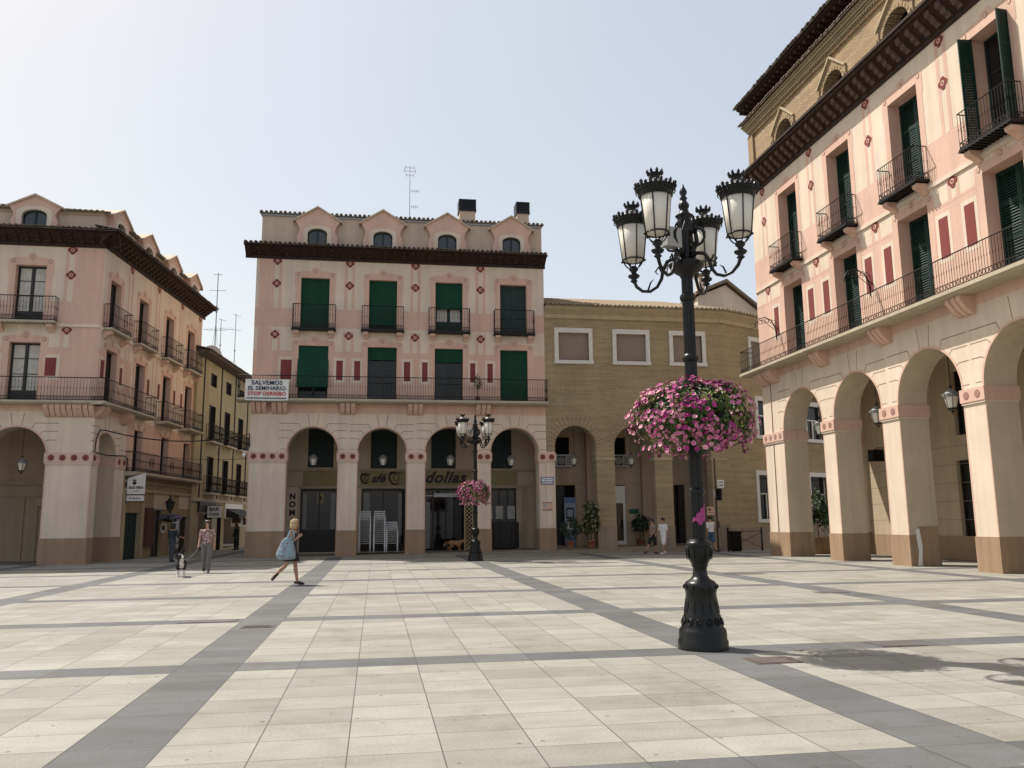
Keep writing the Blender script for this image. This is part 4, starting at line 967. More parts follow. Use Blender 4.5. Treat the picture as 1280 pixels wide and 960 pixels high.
# the house closing the street
eh = thing('street_house', 'plain grey roofed house closing the far end of the side street', 'house', (-6, 78, 0), 0)
mb = MB(); wall_grid(mb, [-9, 9], [0, 12.6], [(x-.5, x+.5, z, z+1.5) for x in (-6.5, -4, -1.5, 1, 3.5) for z in (3.5, 6.6, 9.7)], 0, .2); build(mb, 'wall', m_yell, eh)
mb = MB(); mb.box(-9, 9, .2, .25, 0, 12.5); build(mb, 'pane', m_glass, eh)
mb = MB(); mb.prismx([(-.5, 12.6), (4, 14.2), (8.5, 12.6)], -9.3, 9.3); build(mb, 'roof', m_dkwood, eh)
# ================================================================== cast iron street lamps with flower balls
def make_lamp(label):
    t = thing('street_lamp', label, 'street lamp', (0, 0, 0), 0, 'four armed street lamps on the square')
    mb = MB()
    mb.lathe([(.315, 0), (.315, .10), (.30, .12), (.30, .20), (.29, .24), (.262, .27), (.262, .30), (.245, .33), (.235, .38), (.238, .40), (.222, .43), (.20, .55), (.192, .68), (.20, .715), (.205, .74), (.205, .79), (.185, .82), (.165, .835), (.12, .86), (.095, .90), (.086, .955), (.09, 1.0), (.105, 1.02), (.10, 1.04), (.12, 1.07), (.15, 1.14), (.158, 1.22), (.155, 1.25), (.166, 1.27), (.166, 1.305), (.15, 1.32), (.12, 1.345), (.09, 1.36)], 28)
    for k in range(12):
        a = 2*pi*k/12; R = .245
        for q in range(2):
            rr = .042 - .018*q
            mb.tube([((R+.006-.35*rr*sin(p*pi/5))*cos(a)-rr*cos(p*pi/5)*sin(a), (R+.006-.35*rr*sin(p*pi/5))*sin(a)+rr*cos(p*pi/5)*cos(a), .345+rr*sin(p*pi/5)) for p in range(11)], .007, 4, cap=False)
        a += .2
        for s in (-1, 1): mb.tube([((.219-.0068*p)*cos(a+s*.02*p*(4-p)/2), (.219-.0068*p)*sin(a+s*.02*p*(4-p)/2), .44+.045*p) for p in range(5)], .008, 4)
        mb.tube([(.155*cos(a), .155*sin(a), 1.10), (.162*cos(a), .162*sin(a), 1.2), (.16*cos(a), .16*sin(a), 1.25)], [.006, .011, .005], 5)
        mb.tube([(.206*cos(a), .206*sin(a), .735), (.214*cos(a), .214*sin(a), .765), (.206*cos(a), .206*sin(a), .79)], [.008, .014, .008], 5)
    build(mb, 'base', m_black, t)
    mb = MB(); n = 36; zz = [1.36, 1.95, 1.96, 2.9, 3.72, 4.86]; vs = []
    for i, z in enumerate(zz):
        r0 = .092 - .0045*(z-1.36)
        for j in range(n):
            rr = r0*(1 if (j % 3) else .88); vs.append((rr*cos(2*pi*j/n), rr*sin(2*pi*j/n), z))
    mb.add(vs, [[i*n+j, i*n+(j+1) % n, (i+1)*n+(j+1) % n, (i+1)*n+j] for i in range(len(zz)-1) for j in range(n)])
    for z in (1.96, 3.72, 4.55): mb.lathe([(.088, z-.05), (.102, z-.03), (.108, z), (.102, z+.03), (.085, z+.05)], 20)
    build(mb, 'post', m_black, t)
    mb = MB()
    mb.lathe([(.08, 4.82), (.10, 4.86), (.20, 4.93), (.235, 4.99), (.235, 5.02), (.17, 5.05), (.10, 5.08), (.085, 5.2), (.09, 5.5), (.10, 5.56), (.12, 5.60), (.09, 5.64), (.10, 5.68), (.125, 5.70), (.07, 5.74), (.055, 5.80), (.07, 5.82), (.075, 5.86), (.05, 5.90), (.035, 5.93), (.055, 5.95), (.03, 5.985), (.052, 6.03), (.05, 6.06), (.02, 6.12), (.006, 6.16)], 16)
    build(mb, 'finial', m_black, t)
    for k in range(4):
        a = radians((-53, 49, 133, 223)[k]); ca, sa = cos(a), sin(a); M = Matrix.Rotation(a, 4, 'Z')
        mb = MB()
        mb.tube([(.06, 0, 5.06), (.16, 0, 5.14), (.28, 0, 5.11), (.35, 0, 5.0), (.38, 0, 4.88), (.45, 0, 4.78), (.56, 0, 4.735), (.68, 0, 4.76), (.77, 0, 4.84), (.81, 0, 4.93)], [.03, .028, .028, .026, .024, .022, .022, .022, .024, .026], 8)
        mb.tube([(.08+.0, 0, 5.30)] + [(.19+.11*cos(q), 0, 5.36+.12*sin(q)) for q in [pi*.9-i*pi/5 for i in range(9)]], [.022]*6+[.018]*4, 6)
        mb.tube([(.09, 0, 5.16), (.16, .03, 5.30), (.13, .05, 5.48), (.10, .06, 5.60)], [.045, .035, .03, .008], 6)
        mb.tube([(.36, 0, 4.95), (.42, 0, 5.06), (.47, 0, 5.0), (.43, 0, 4.95)], [.018, .014, .012, .006], 5)
        mb.tube([(.60, 0, 4.74), (.55, 0, 4.86), (.50, 0, 4.90)], [.016, .012, .004], 5)
        mb.lathe([(.02, 4.90), (.055, 4.93), (.03, 4.955), (.075, 4.985), (.085, 5.01), (.05, 5.035), (.035, 5.06), (.065, 5.09), (.062, 5.12), (.03, 5.15)], 12, (.81, 0, 0))
        build(mb, 'arm', m_black, t, M)
        mb = MB(); c = (.81, 0, 0)
        for j in range(6):
            q = 2*pi*j/6 + .3; u = (cos(q), sin(q))
            mb.tube([(.81+.05*u[0], .05*u[1], 5.11), (.81+.10*u[0], .10*u[1], 5.15), (.81+.152*u[0], .152*u[1], 5.235)], .009, 4)
            mb.tube([(.81+.153*u[0], .153*u[1], 5.235), (.81+.207*u[0], .207*u[1], 5.73)], .0095, 4)
            mb.lathe([(.012, 0), (.018, .015), (.004, .03)], 6, (.81+.165*u[0], .165*u[1], 5.21))
        for z, R, r in ((5.235, .153, .012), (5.73, .208, .014)):
            mb.tube([(.81+R*cos(p*pi/10), R*sin(p*pi/10), z) for p in range(21)], r, 5, cap=False)
        ln = build(mb, 'lantern', m_black, t, M)
        mb = MB(); mb.lathe([(.06, 5.21), (.147, 5.24), (.202, 5.725), (.19, 5.728)], 24, c); build(mb, 'lamp_glass', m_milk, ln)
        mb = MB(); mb.lathe([(.205, 5.725), (.222, 5.745), (.245, 5.83), (.25, 5.845), (.235, 5.85), (.20, 5.84), (.18, 5.86)], 24, c)
        for j in range(24):
            q = 2*pi*j/24; hgt = .05 if j % 2 else .022; cx, sx = cos(q), sin(q)
            mb.tube([(.81+.245*cx, .245*sx, 5.83), (.81+.262*cx, .262*sx, 5.86+hgt*.5), (.81+.268*cx, .268*sx, 5.86+hgt)], [.020, .024, .004], 5)
            mb.lathe([(.004, -.012), (.014, 0), (.004, .012)], 5, (.81+.252*cx, .252*sx, 5.79))
        build(mb, 'crown', m_black, ln)
        mb = MB(); mb.lathe([(.20, 5.845), (.175, 5.885), (.12, 5.93), (.07, 5.955), (.06, 5.965)], 20, c); build(mb, 'dome', m_zinc, ln)
        mb = MB(); mb.lathe([(.06, 5.96), (.058, 5.985), (.075, 6.02), (.09, 6.04), (.07, 6.04)], 16, c)
        for j in range(8):
            q = 2*pi*j/8; mb.tube([(.81+.084*cos(q), .084*sin(q), 6.03), (.81+.10*cos(q), .10*sin(q), 6.06), (.81+.105*cos(q), .105*sin(q), 6.095)], [.018, .022, .003], 5)
        build(mb, 'finial', m_black, ln)
    return t
lamp = make_lamp('tall four armed black street lamp with a torn magenta ribbon on its post')
lamp.location = (4.10, 10.45, 0)
lamp2 = dup(lamp); lamp2.location = (4.14, 35.5, 0); tag(lamp2, 'four armed black street lamp standing in front of the cafe arcade')
# floodlight box hung among the arms of each lamp, paint scrap on the near post
for lx, ly, lab in ((4.10, 10.45, 'small grey floodlight box among the arms of the lamp with the torn ribbon'), (4.14, 35.5, 'small grey floodlight box among the arms of the lamp before the cafe')):
    f = thing('floodlight', lab, 'floodlight', (lx-.26, ly-.10, 5.18), radians(20), 'floodlights on the street lamps')
    mb = MB(); mb.box(-.11, .11, -.09, .06, .03, .27); mb.box(-.125, .125, -.105, -.091, .015, .285); build(mb, 'housing', m_metal, f)
    mb = MB(); mb.tube([(.0, .05, .1), (.12, .05, .06), (.22, .08, .02)], .014, 5); build(mb, 'bracket', m_iron, f)
m_magp = plain('magenta_spray_paint', (.33, .05, .17), .7, var=.3, sc=20)
mb = MB(); pts = [(-62, 1.60), (-52, 1.55), (-30, 1.57), (0, 1.55), (20, 1.62), (12, 1.72), (24, 1.80), (4, 1.77), (-20, 1.74), (-40, 1.68)]
nn = 14
vs = []; 
for i in range(nn+1):
    a = radians(-150 + i*110/nn); f = i/nn; lo = 1.56 + .03*sin(f*9); hi = 1.60 + .22*f + .02*sin(f*23)
    vs += [(.097*cos(a), .097*sin(a), lo), (.097*cos(a), .097*sin(a), hi)]
mb.add(vs, [[2*i, 2*i+2, 2*i+3, 2*i+1] for i in range(nn)]); mb.add([(x*1.03, y*1.03, z) for x, y, z in vs], [[2*i, 2*i+2, 2*i+3, 2*i+1] for i in range(nn)])
sc_ = build(mb, 'ribbon', m_magp); sc_.location = (4.10, 10.45, 0); tag(sc_, 'torn magenta ribbon stuck round the lower post of the tall street lamp', 'ribbon')

def leaf(mb, c, n, s, mi=0):
    """a small bent leaf at c, facing roughly n"""
    n = Vector(n).normalized(); a = n.orthogonal().normalized(); a = (Matrix.Rotation(random.uniform(0, 2*pi), 3, n) @ a); b = n.cross(a); c = Vector(c)
    mb.add([c-a*s, c-a*.1*s+b*.45*s+n*.18*s, c+a*s-n*.25*s, c-a*.1*s-b*.45*s+n*.18*s], [[0, 1, 2], [0, 2, 3]], mi)
def blossom(mb, c, n, s, mi=0, mi2=1):
    n = Vector(n).normalized(); a = n.orthogonal().normalized(); a = Matrix.Rotation(random.uniform(0, 2*pi), 3, n) @ a; b = n.cross(a); c = Vector(c)
    vs = [c]; k = 10
    for j in range(k):
        R = s*(1.0 if j % 2 == 0 else .84); q = 2*pi*j/k; vs.append(c + (a*cos(q)+b*sin(q))*R + n*(.42*s if j % 2 == 0 else .32*s))
    mb.add(vs, [[0, 1+j, 1+(j+1) % k] for j in range(k)], mi)
    mb.add([c + n*.14*s + (a*cos(q)+b*sin(q))*s*.42 for q in [2*pi*j/5 for j in range(5)]], [list(range(5))], mi2)
    mb.tube([c, c-n*s*1.1], [s*.18, s*.07], 3, mi, cap=False)
def flower_ball(label, loc, seed, R=.74, H=.43):
    random.seed(seed)
    t = thing('flower_basket', label, 'flower basket', loc, 0, 'flower balls ringing the lamp posts')
    mb = MB(); mb.lathe([(.12, -.22), (.42, -.22), (.50, -.05), (.52, .02), (.48, .02), (.40, -.02), (.12, -.02)], 24); build(mb, 'planter', m_dkwood, t)
    # clumps: each gives the place, its flower colour and its share of leaf
    cl = []
    for i in range(150):
        th = random.uniform(0, 2*pi); ph = math.asin(random.uniform(-.62, 1.0)); kind = random.choices(['mag', 'pnk', 'pale', 'leafy'], [4.2, 2.7 + (2.6 if ph < -.1 else 0), 1.6 + (2.4 if ph < -.1 else 0), 4.2])[0]
        cl.append((th, ph, kind))
    fo, fy = MB(), MB(); bl = {'mag': MB(), 'pnk': MB(), 'pale': MB()}
    for th, ph, kind in cl:
        rad = random.uniform(.90, 1.06)*(1.0 if ph > -.2 else .98)
        for i in range(52):
            t2 = th + random.gauss(0, .13); p2 = ph + random.gauss(0, .15)
            rr = rad + random.gauss(0, .03)
            d = Vector((cos(p2)*cos(t2), cos(p2)*sin(t2), sin(p2)))
            lump = 1 + .07*sin(3*t2+seed) + .05*sin(7*t2)
            P = Vector((d.x*R*rr*lump, d.y*R*rr*lump, d.z*(H*1.18 if d.z > 0 else H*1.05)*rr - (.10*max(0, -d.z+.15))))
            nrm = Vector((d.x, d.y, d.z*1.3 + .15))
            nrm += Vector((random.gauss(0, .35), random.gauss(0, .35), random.gauss(0, .3)))
            if i < 27: leaf(fy if kind == 'leafy' and random.random() < .8 else fo, P*random.uniform(.86, .98), nrm, random.uniform(.028, .05))
            elif kind != 'leafy' and random.random() < .46:
                kk = kind if random.random() < .75 else random.choice(['mag', 'pnk', 'pale'])
                blossom(bl[kk], P*1.03, nrm, random.uniform(.018, .036))
    for i in range(900):   # inner mass so the post does not show through
        d = Vector((random.gauss(0, 1), random.gauss(0, 1), random.gauss(0, 1))).normalized(); q = random.uniform(.55, .9)
        if d.z < -.6: continue
        leaf(fo, (d.x*R*q, d.y*R*q, d.z*H*q), d, random.uniform(.04, .07))
    for i in range(46):    # trailing stems under the rim
        a = random.uniform(0, 2*pi); r0 = R*random.uniform(.75, 1.0); z0 = -H*.8; L = random.uniform(.02, .11)
        for j in range(4):
            P = (r0*cos(a), r0*sin(a), z0-L*j/3); leaf(fo, P, (cos(a), sin(a), 0), .03)
        blossom(bl[random.choice(['pnk', 'pale', 'pnk', 'mag'])], (r0*1.02*cos(a), r0*1.02*sin(a), z0-L), (cos(a), sin(a), .2), .034)
    m_throat = m_pale
    tag(build(fo, 'foliage', m_leaf, t), kind='stuff'); tag(build(fy, 'young_foliage', m_leafy, t), kind='stuff')
    tag(build(bl['mag'], 'blossom', [m_mag, m_mag2], t, label='magenta blossoms'), kind='stuff'); tag(build(bl['pnk'], 'blossom', [m_pnk, m_mag], t, label='pink blossoms'), kind='stuff'); tag(build(bl['pale'], 'blossom', [m_pale, m_pnk], t, label='pale pink blossoms'), kind='stuff')
    return t
m_mag2 = plain('deep_magenta_throat', (.20, .008, .09), .6)
flower_ball('large ball of magenta and pink petunias ringing the post with the torn ribbon', (4.12, 10.45, 2.90), 11)
flower_ball('ball of magenta petunias ringing the lamp post before the cafe arcade', (4.10, 35.5, 2.78), 23, .66, .46)

# ------------------------------------------------------------------ hanging arcade lanterns
def hang_lantern():
    t = thing('hanging_lantern', '', 'lantern', (0, 0, 0), 0, 'lanterns hanging under the arches')
    mb = MB(); mb.tube([(0, 0, .62), (0, 0, 2.9)], .014, 5); mb.lathe([(.02, 2.7), (.09, 2.78), (.05, 2.86), (.10, 2.92)], 10); mb.lathe([(.05, .64), (.03, .7), (.05, .73), (.015, .77)], 8); build(mb, 'rod', m_iron, t)
    mb = MB(); mb.lathe([(.25, .36), (.265, .40), (.25, .44), (.27, .46), (.20, .50), (.17, .55), (.10, .60), (.05, .64), (.02, .66)], 12)
    for j in range(12): q = 2*pi*j/12; mb.tube([(.26*cos(q), .26*sin(q), .43), (.28*cos(q), .28*sin(q), .475)], [.03, .008], 4)
    build(mb, 'cap', m_zinc, t)
    mb = MB()
    for j in range(6): q = 2*pi*j/6; mb.tube([(.15*cos(q), .15*sin(q), 0), (.24*cos(q), .24*sin(q), .37)], .011, 4); mb.tube([(.15*cos(q), .15*sin(q), 0), (.06*cos(q), .06*sin(q), -.09)], .009, 4)
    mb.lathe([(.16, -.015), (.165, 0), (.15, .01)], 12); mb.lathe([(.004, -.2), (.025, -.17), (.012, -.14), (.06, -.10), (.05, -.08)], 8); build(mb, 'frame', m_iron, t)
    mb = MB(); mb.lathe([(.135, .0), (.226, .365)], 12); build(mb, 'lamp_glass', m_milk, t)
    return t
hl0 = hang_lantern(); first = True
spots = [((18.45, 32.75, 5.1), 1.0, 'hanging lantern under the sunny arch through which the box planter tree shows'), ((18.45, 28.6, 5.1), 1.0, 'hanging lantern under the sunny arch with the black loudspeaker'), ((18.45, 24.45, 5.1), 1.0, 'hanging lantern under the sunny arch past the torn cabinet panel'), ((18.45, 20.3, 5.1), 1.0, 'hanging lantern under the sunny arch nearest the camera, mostly out of frame'),
    ((-3.15, 43.6, 4.5), .86, 'hanging lantern under the cafe arch beside the upright lettered board'), ((.33, 43.6, 4.5), .86, 'hanging lantern under the arch over the first cafe lettering'), ((3.78, 43.6, 4.5), .86, 'hanging lantern under the cafe arch above the walking tan dog'), ((6.98, 43.6, 4.5), .86, 'hanging lantern under the cafe arch next to the brick building'),
    ((10.35, 43.6, 4.55), .84, 'hanging lantern under the brick arch above the potted plants'), ((13.5, 43.6, 4.55), .84, 'hanging lantern under the brick arch with the white door'), ((-15.3, 39.7, 4.0), .86, 'hanging lantern under the dim arch of the corner building')]
for (p, s, lab) in spots:
    o = hl0 if first else dup(hl0); first = False
    o.location = p; o.scale = (s, s, s); o['label'] = lab
# shop lantern with a flower basket on the side street wall
p = wpt(lb, F2, 8.0, -.55, 2.35)
t = thing('wall_lantern', 'old black wall lantern over a basket of violet flowers by the corner bar', 'lantern', p)
mb = MB()
for j in range(6): q = 2*pi*j/6; mb.tube([(.12*cos(q), .12*sin(q), 0), (.23*cos(q), .23*sin(q), .4)], .014, 4)
mb.lathe([(.14, -.02), (.12, -.06), (.02, -.1)], 8); mb.tube([(0, 0, -.08), (0, .25, -.2), (-.05, .55, -.1)], .02, 5); build(mb, 'frame', m_iron, t)
mb = MB(); mb.lathe([(.115, .0), (.22, .395)], 10); build(mb, 'lamp_glass', m_glass2, t)
mb = MB(); mb.lathe([(.27, .40), (.26, .44), (.15, .52), (.09, .62), (.05, .64), (.06, .72), (.01, .80)], 10); build(mb, 'cap', m_iron, t)
m_vio = plain('violet_petal', (.085, .035, .16), .6, var=.4)
random.seed(5)
t = thing('hanging_basket', 'basket of violet flowers hanging below the wall lantern by the corner bar', 'flower basket', (p[0]+.05, p[1]-.1, p[2]-.42))
fo, bl_ = MB(), MB()
for i in range(420):
    a = random.uniform(0, 2*pi); r = .62*sqrt(random.random()); z = .22*(1-(r/.65)**2)*random.uniform(-.9, 1.2)
    P = (r*cos(a), r*sin(a)*.8, z)
    (leaf(fo, P, (cos(a)*.5, sin(a)-.3, .6), .06) if i % 2 else blossom(bl_, P, (cos(a)*.4, -.8, .5), .042))
tag(build(fo, 'foliage', m_leafd, t), kind='stuff'); tag(build(bl_, 'blossom', [m_vio, m_wht], t), kind='stuff')
mb = MB(); mb.lathe([(.1, -.2), (.34, -.12), (.4, .0), (.1, 0)], 12); build(mb, 'basket', m_dkwood, t)
p = wpt(lb, F2, 7.6, -.42, 1.45)
t = thing('hanging_sign', 'small pale oval sign hanging below the violet flower basket', 'sign', p)
mb = MB(); mb.prism([(.15*cos(q*pi/8), .24*sin(q*pi/8)-.03*(q in (11, 12, 13))) for q in range(16)], -.02, .02); build(mb, 'panel', m_curt, t)
mb = MB(); mb.prism([(.10*cos(q*pi/6), .15*sin(q*pi/6)) for q in range(12)], -.026, -.0205); build(mb, 'emblem', m_oxd, t)
mb = MB(); mb.tube([(0, 0, .2), (.05, .12, .8)], .006, 4); build(mb, 'chain', m_iron, t)

# ------------------------------------------------------------------ plants
def potted(label, loc, pr, ph, bush, seed, mats, kind='bush', box=False):
    random.seed(seed); t = thing('potted_plant', label, 'potted plant', loc)
    mb = MB()
    if box:
        for k in range(5): mb.box(-pr, pr, -pr, pr, k*ph/5+.004, (k+1)*ph/5-.012)
        mb.box(-pr+.02, pr-.02, -pr+.02, pr-.02, 0, ph-.04)
    else: mb.lathe([(pr*.72, 0), (pr*.95, ph*.85), (pr*1.08, ph*.86), (pr*1.08, ph), (pr*.9, ph), (pr*.85, ph*.9)], 14)
    build(mb, 'pot', m_terra if not box else m_boxw, t)
    st = MB(); fo = [MB() for _ in mats]
    for bx, by, bz, br, bh, n, ls in bush:
        tips = []
        for k in range(7):
            a = random.uniform(0, 2*pi); tips.append((bx+br*.6*cos(a), by+br*.6*sin(a), bz+random.uniform(-.2, .5)*bh))
            st.tube([(bx*.3, by*.3, ph*.9), (bx*.7, by*.7, (ph+bz)/2), tips[-1]], [.022, .016, .005], 5)
        cls = [(random.uniform(0, 2*pi), math.asin(random.uniform(-.8, 1)), random.uniform(.55, 1)) for _ in range(26)]
        for i in range(n):
            th, p_, q = random.choice(cls); th += random.gauss(0, .28); p_ += random.gauss(0, .25); q += random.gauss(0, .1)
            d = Vector((cos(p_)*cos(th), cos(p_)*sin(th), sin(p_)))
            leaf(fo[random.randrange(len(fo))], (bx+d.x*br*q, by+d.y*br*q, bz+d.z*bh*q), d+Vector((random.gauss(0, .5), random.gauss(0, .5), .5)), ls*random.uniform(.7, 1.3))
    build(st, 'stem', m_dkwood, t)
    for f, m in zip(fo, mats):
        if f.v: tag(build(f, 'foliage', m, t), kind='stuff')
    return t
m_boxw = plaster('planter_box_timber', (.34, .22, .13), .2)
m_leafp = plain('variegated_leaf', (.30, .26, .13), .6, var=.5, sc=9)
potted('dark rounded potted shrub against the pink pier', (9.75, 42.25, .24), .22, .36, [(0, 0, .95, .55, .55, 650, .07)], 3, [m_leafd])
potted('tall variegated potted plant beside the first brick pillar', (10.85, 42.35, .24), .24, .38, [(0, 0, 1.25, .48, .6, 380, .09), (.05, 0, 1.95, .42, .5, 330, .10), (-.3, -.05, .9, .35, .4, 200, .07)], 4, [m_leafd, m_leafd, m_leafp])
potted('dim potted palm under the middle brick arch', (14.2, 44.6, .26), .24, .36, [(0, 0, 1.15, .62, .5, 320, .11)], 6, [m_leafd])
potted('leafy tree in a wooden box planter beyond the end of the sunny arcade', (20.25, 36.75, 0), .45, .78, [(0, 0, 1.95, .80, .92, 2300, .07)], 8, [m_leaf, m_leafd, m_leaf], box=True)
# small planter on the balcony
potted('spindly potted plant on the balcony over the third cafe arch', (5.05, 42.12, 7.66), .13, .25, [(0, 0, .95, .25, .5, 90, .06)], 9, [m_leaf])

# ------------------------------------------------------------------ street furniture near the brick building
t = thing('traffic_light', 'thin brown traffic light pole in front of the brick wall', 'traffic light', (16.95, 40.6, 0))
m_rust = plain('brown_painted_steel', (.055, .028, .022), .55)
mb = MB(); mb.lathe([(.10, 0), (.10, .05), (.065, .35), (.055, .4), (.05, 2.5), (.04, 4.7)], 10); mb.box(-.02, .09, -.09, -.045, 1.2, 1.5); build(mb, 'pole', m_rust, t)
mb = MB(); mb.box(.06, .26, -.14, .08, 2.55, 3.15)
for z in (2.7, 3.0): mb.lathe([(.09, 0), (.09, .14)], 10, cap=False); 
build(mb, 'signal_head', m_black, t)
mb = MB()
for z in (2.68, 2.88, 3.06): mb.prism([(.16+.075*cos(q*pi/6), z+.075*sin(q*pi/6)) for q in range(12)], -.23, -.141)
build(mb, 'visor', m_black, t)
mb = MB(); mb.box(-.20, -.06, -.1, .06, 2.72, 3.1); build(mb, 'control_box', m_metal, t)
t = thing('street_sign', 'small white sign above the traffic light head on the brown pole', 'sign', (17.2, 40.52, 3.18))
mb = MB(); mb.box(-.17, .17, -.02, .0, 0, .40); build(mb, 'panel', m_wht, t); mb = MB(); mb.box(-.12, .12, -.024, -.0205, .24, .32); mb.box(-.12, .12, -.024, -.0205, .08, .17); build(mb, 'print', m_metal, t); mb = MB(); mb.tube([(-.25, .05, .1), (0, .01, .1)], .012, 4); build(mb, 'bracket', m_rust, t)
t = thing('wall_notice', 'faded pinkish notice board on the brick wall by the traffic light', 'notice', wpt(bb, IDM, 8.75, -.01, 2.05))
mb = MB(); mb.box(-.20, .20, -.02, 0, -.22, .22, 0); mb.box(-.12, 0, -.026, -.0205, .02, .14, 1); mb.box(-.15, .15, -.025, -.0206, -.1, -.07, 1); build(mb, 'panel', [m_pink, m_oxd], t)
t = thing('wall_plate', 'small green plate on the brick wall near the traffic light pole', 'sign', wpt(bb, IDM, 9.15-.55, -.005, 1.82)); t.location.x -= .55
m_sgreen = plain('sign_green', (.012, .10, .06), .5); mb = MB(); mb.box(-.26, .26, -.02, 0, -.11, .11, 0); mb.box(-.03, .05, -.025, -.0205, -.05, .06, 1); build(mb, 'panel', [m_sgreen, m_wht], t)
t = thing('wall_plate', 'dark green plate beside the white door under the middle brick arch', 'sign', wpt(bb, IDM, 6.05-.55, 2.98, 2.1))
mb = MB(); mb.box(-.28, .28, -.02, 0, -.12, .12, 0); build(mb, 'panel', [m_sgreen], t)
t = thing('litter_bin', 'black slatted litter bin at the foot of the brick wall', 'bin', (18.05, 41.0, 0))
mb = MB(); mb.box(-.24, .24, -.2, .2, .05, .95); mb.box(-.26, .26, -.22, .22, .951, 1.0); mb.box(-.2, .2, -.16, .16, 0, .05)
for k in range(6): mb.box(-.22+k*.075, -.18+k*.075, -.215, -.2005, .1, .85)
build(mb, 'body', m_black, t)
t = thing('barrier', 'low iron barrier with crossed rods between the bin and the sunny pier', 'barrier', (17.62, 40.9, 0))
mb = MB(); mb.lathe([(.06, 0), (.055, 1.1), (.07, 1.12), (.03, 1.2)], 8); build(mb, 'post', m_iron, t); mb = MB(); mb.lathe([(.05, 0), (.045, 1.1), (.03, 1.2)], 8, (2.0, .4, 0)); build(mb, 'post', m_iron, t)
mb = MB(); mb.tube([(0, 0, 1.0), (2.0, .4, 1.0)], .018, 5); mb.tube([(0, 0, .95), (2.0, .4, .15)], .014, 5); mb.tube([(0, 0, .15), (2.0, .4, .95)], .014, 5); build(mb, 'rod', m_iron, t)
t = thing('roll_up_banner', 'blue and white upright poster stand in the brick arch doorway', 'poster', (10.45, 45.2, .27))
mb = MB(); mb.box(-.32, .32, -.03, 0, .0, 2.6, 0); mb.box(-.30, .30, -.034, -.0305, .45, 2.3, 1); mb.box(-.22, .22, -.038, -.0345, 1.45, 2.05, 2); mb.box(-.16, .16, -.042, -.0385, 1.55, 1.95, 1); mb.box(-.14, .16, -.038, -.0345, .85, 1.35, 3); mb.box(-.05, .05, -.042, -.0385, .95, 1.25, 2); build(mb, 'panel', [plain('poster_blue', (.10, .17, .30), .5), plain('poster_pale_blue', (.30, .36, .42), .6), m_dkwood, m_wht], t)
# plates on the end pier of the cafe building
t = thing('street_plate', 'blue and white ceramic street name plate high on the end pier of the cafe building', 'sign', (8.66, 42.5-.012, 3.65))
mb = MB(); mb.box(-.33, .33, -.02, .006, -.19, .19, 0); mb.box(-.28, .28, -.024, -.0205, -.145, .145, 1); build(mb, 'panel', [m_blue, m_wht], t)
letter(t, 'PLAZA DE', .10, 0, -.028, .06, m_blue, off=.004, ext=.003); letter(t, 'LOPEZ ALLUE', .095, 0, -.028, -.065, m_blue, off=.004, ext=.003)
t = thing('wall_plate', 'pink plate with two rust red lines below the street name plate', 'sign', (8.65, 42.5-.012, 2.36))
mb = MB(); mb.box(-.24, .24, -.016, .006, -.2, .2, 0); mb.box(-.26, .26, -.022, -.0165, .16, .19, 1); mb.box(-.26, .26, -.022, -.0165, -.2, -.17, 1); mb.box(-.2, -.02, -.022, -.0165, -.04, .09, 2); build(mb, 'panel', [m_pink, m_oxd, m_metal], t)
# camera on the far left corner of the cafe building
t = thing('security_camera', 'white security camera on the street corner of the cafe building', 'camera', (-6.2, 42.42, 4.95))
mb = MB(); mb.tube([(.06, .03, .15), (-.12, -.05, .15), (-.16, -.08, .05)], .02, 6); build(mb, 'bracket', m_wht, t)
mb = MB(); mb.lathe([(.02, .06), (.09, .05), (.10, -.02), (.085, -.09), (.04, -.14), (.005, -.155)], 12, (-.16, -.08, 0)); build(mb, 'dome', m_wht, t)
# junk door panel leaning against the third sunny pier
t = thing('box_cover', 'white edged torn cabinet panel fixed to the flank of the third sunny pier', 'panel', (17.95, 26.08, 0))
mb = MB(); mb.box(.04, .72, -.05, .02, .02, 1.30, 0); mb.add([(-.12, -.055, .02), (.045, -.055, .02), (.10, -.055, .7), (.03, -.055, 1.25), (-.12, -.055, 1.2), (-.05, -.055, .5)], [[0, 1, 2, 3, 4, 5]], 1); build(mb, 'panel', [m_plinth, m_wht], t)
t = thing('loudspeaker', 'black loudspeaker box on a bracket under the second sunny arch', 'loudspeaker', (21.2, 33.2, 4.0))
mb = MB(); mb.box(-.25, .25, -.2, .2, 0, .5); mb.box(-.2, .2, -.215, -.2005, .05, .45); build(mb, 'cabinet', m_black, t); mb = MB(); mb.tube([(0, .1, .45), (.2, .2, .6), (.75, .3, .6)], .02, 5); build(mb, 'bracket', m_iron, t)

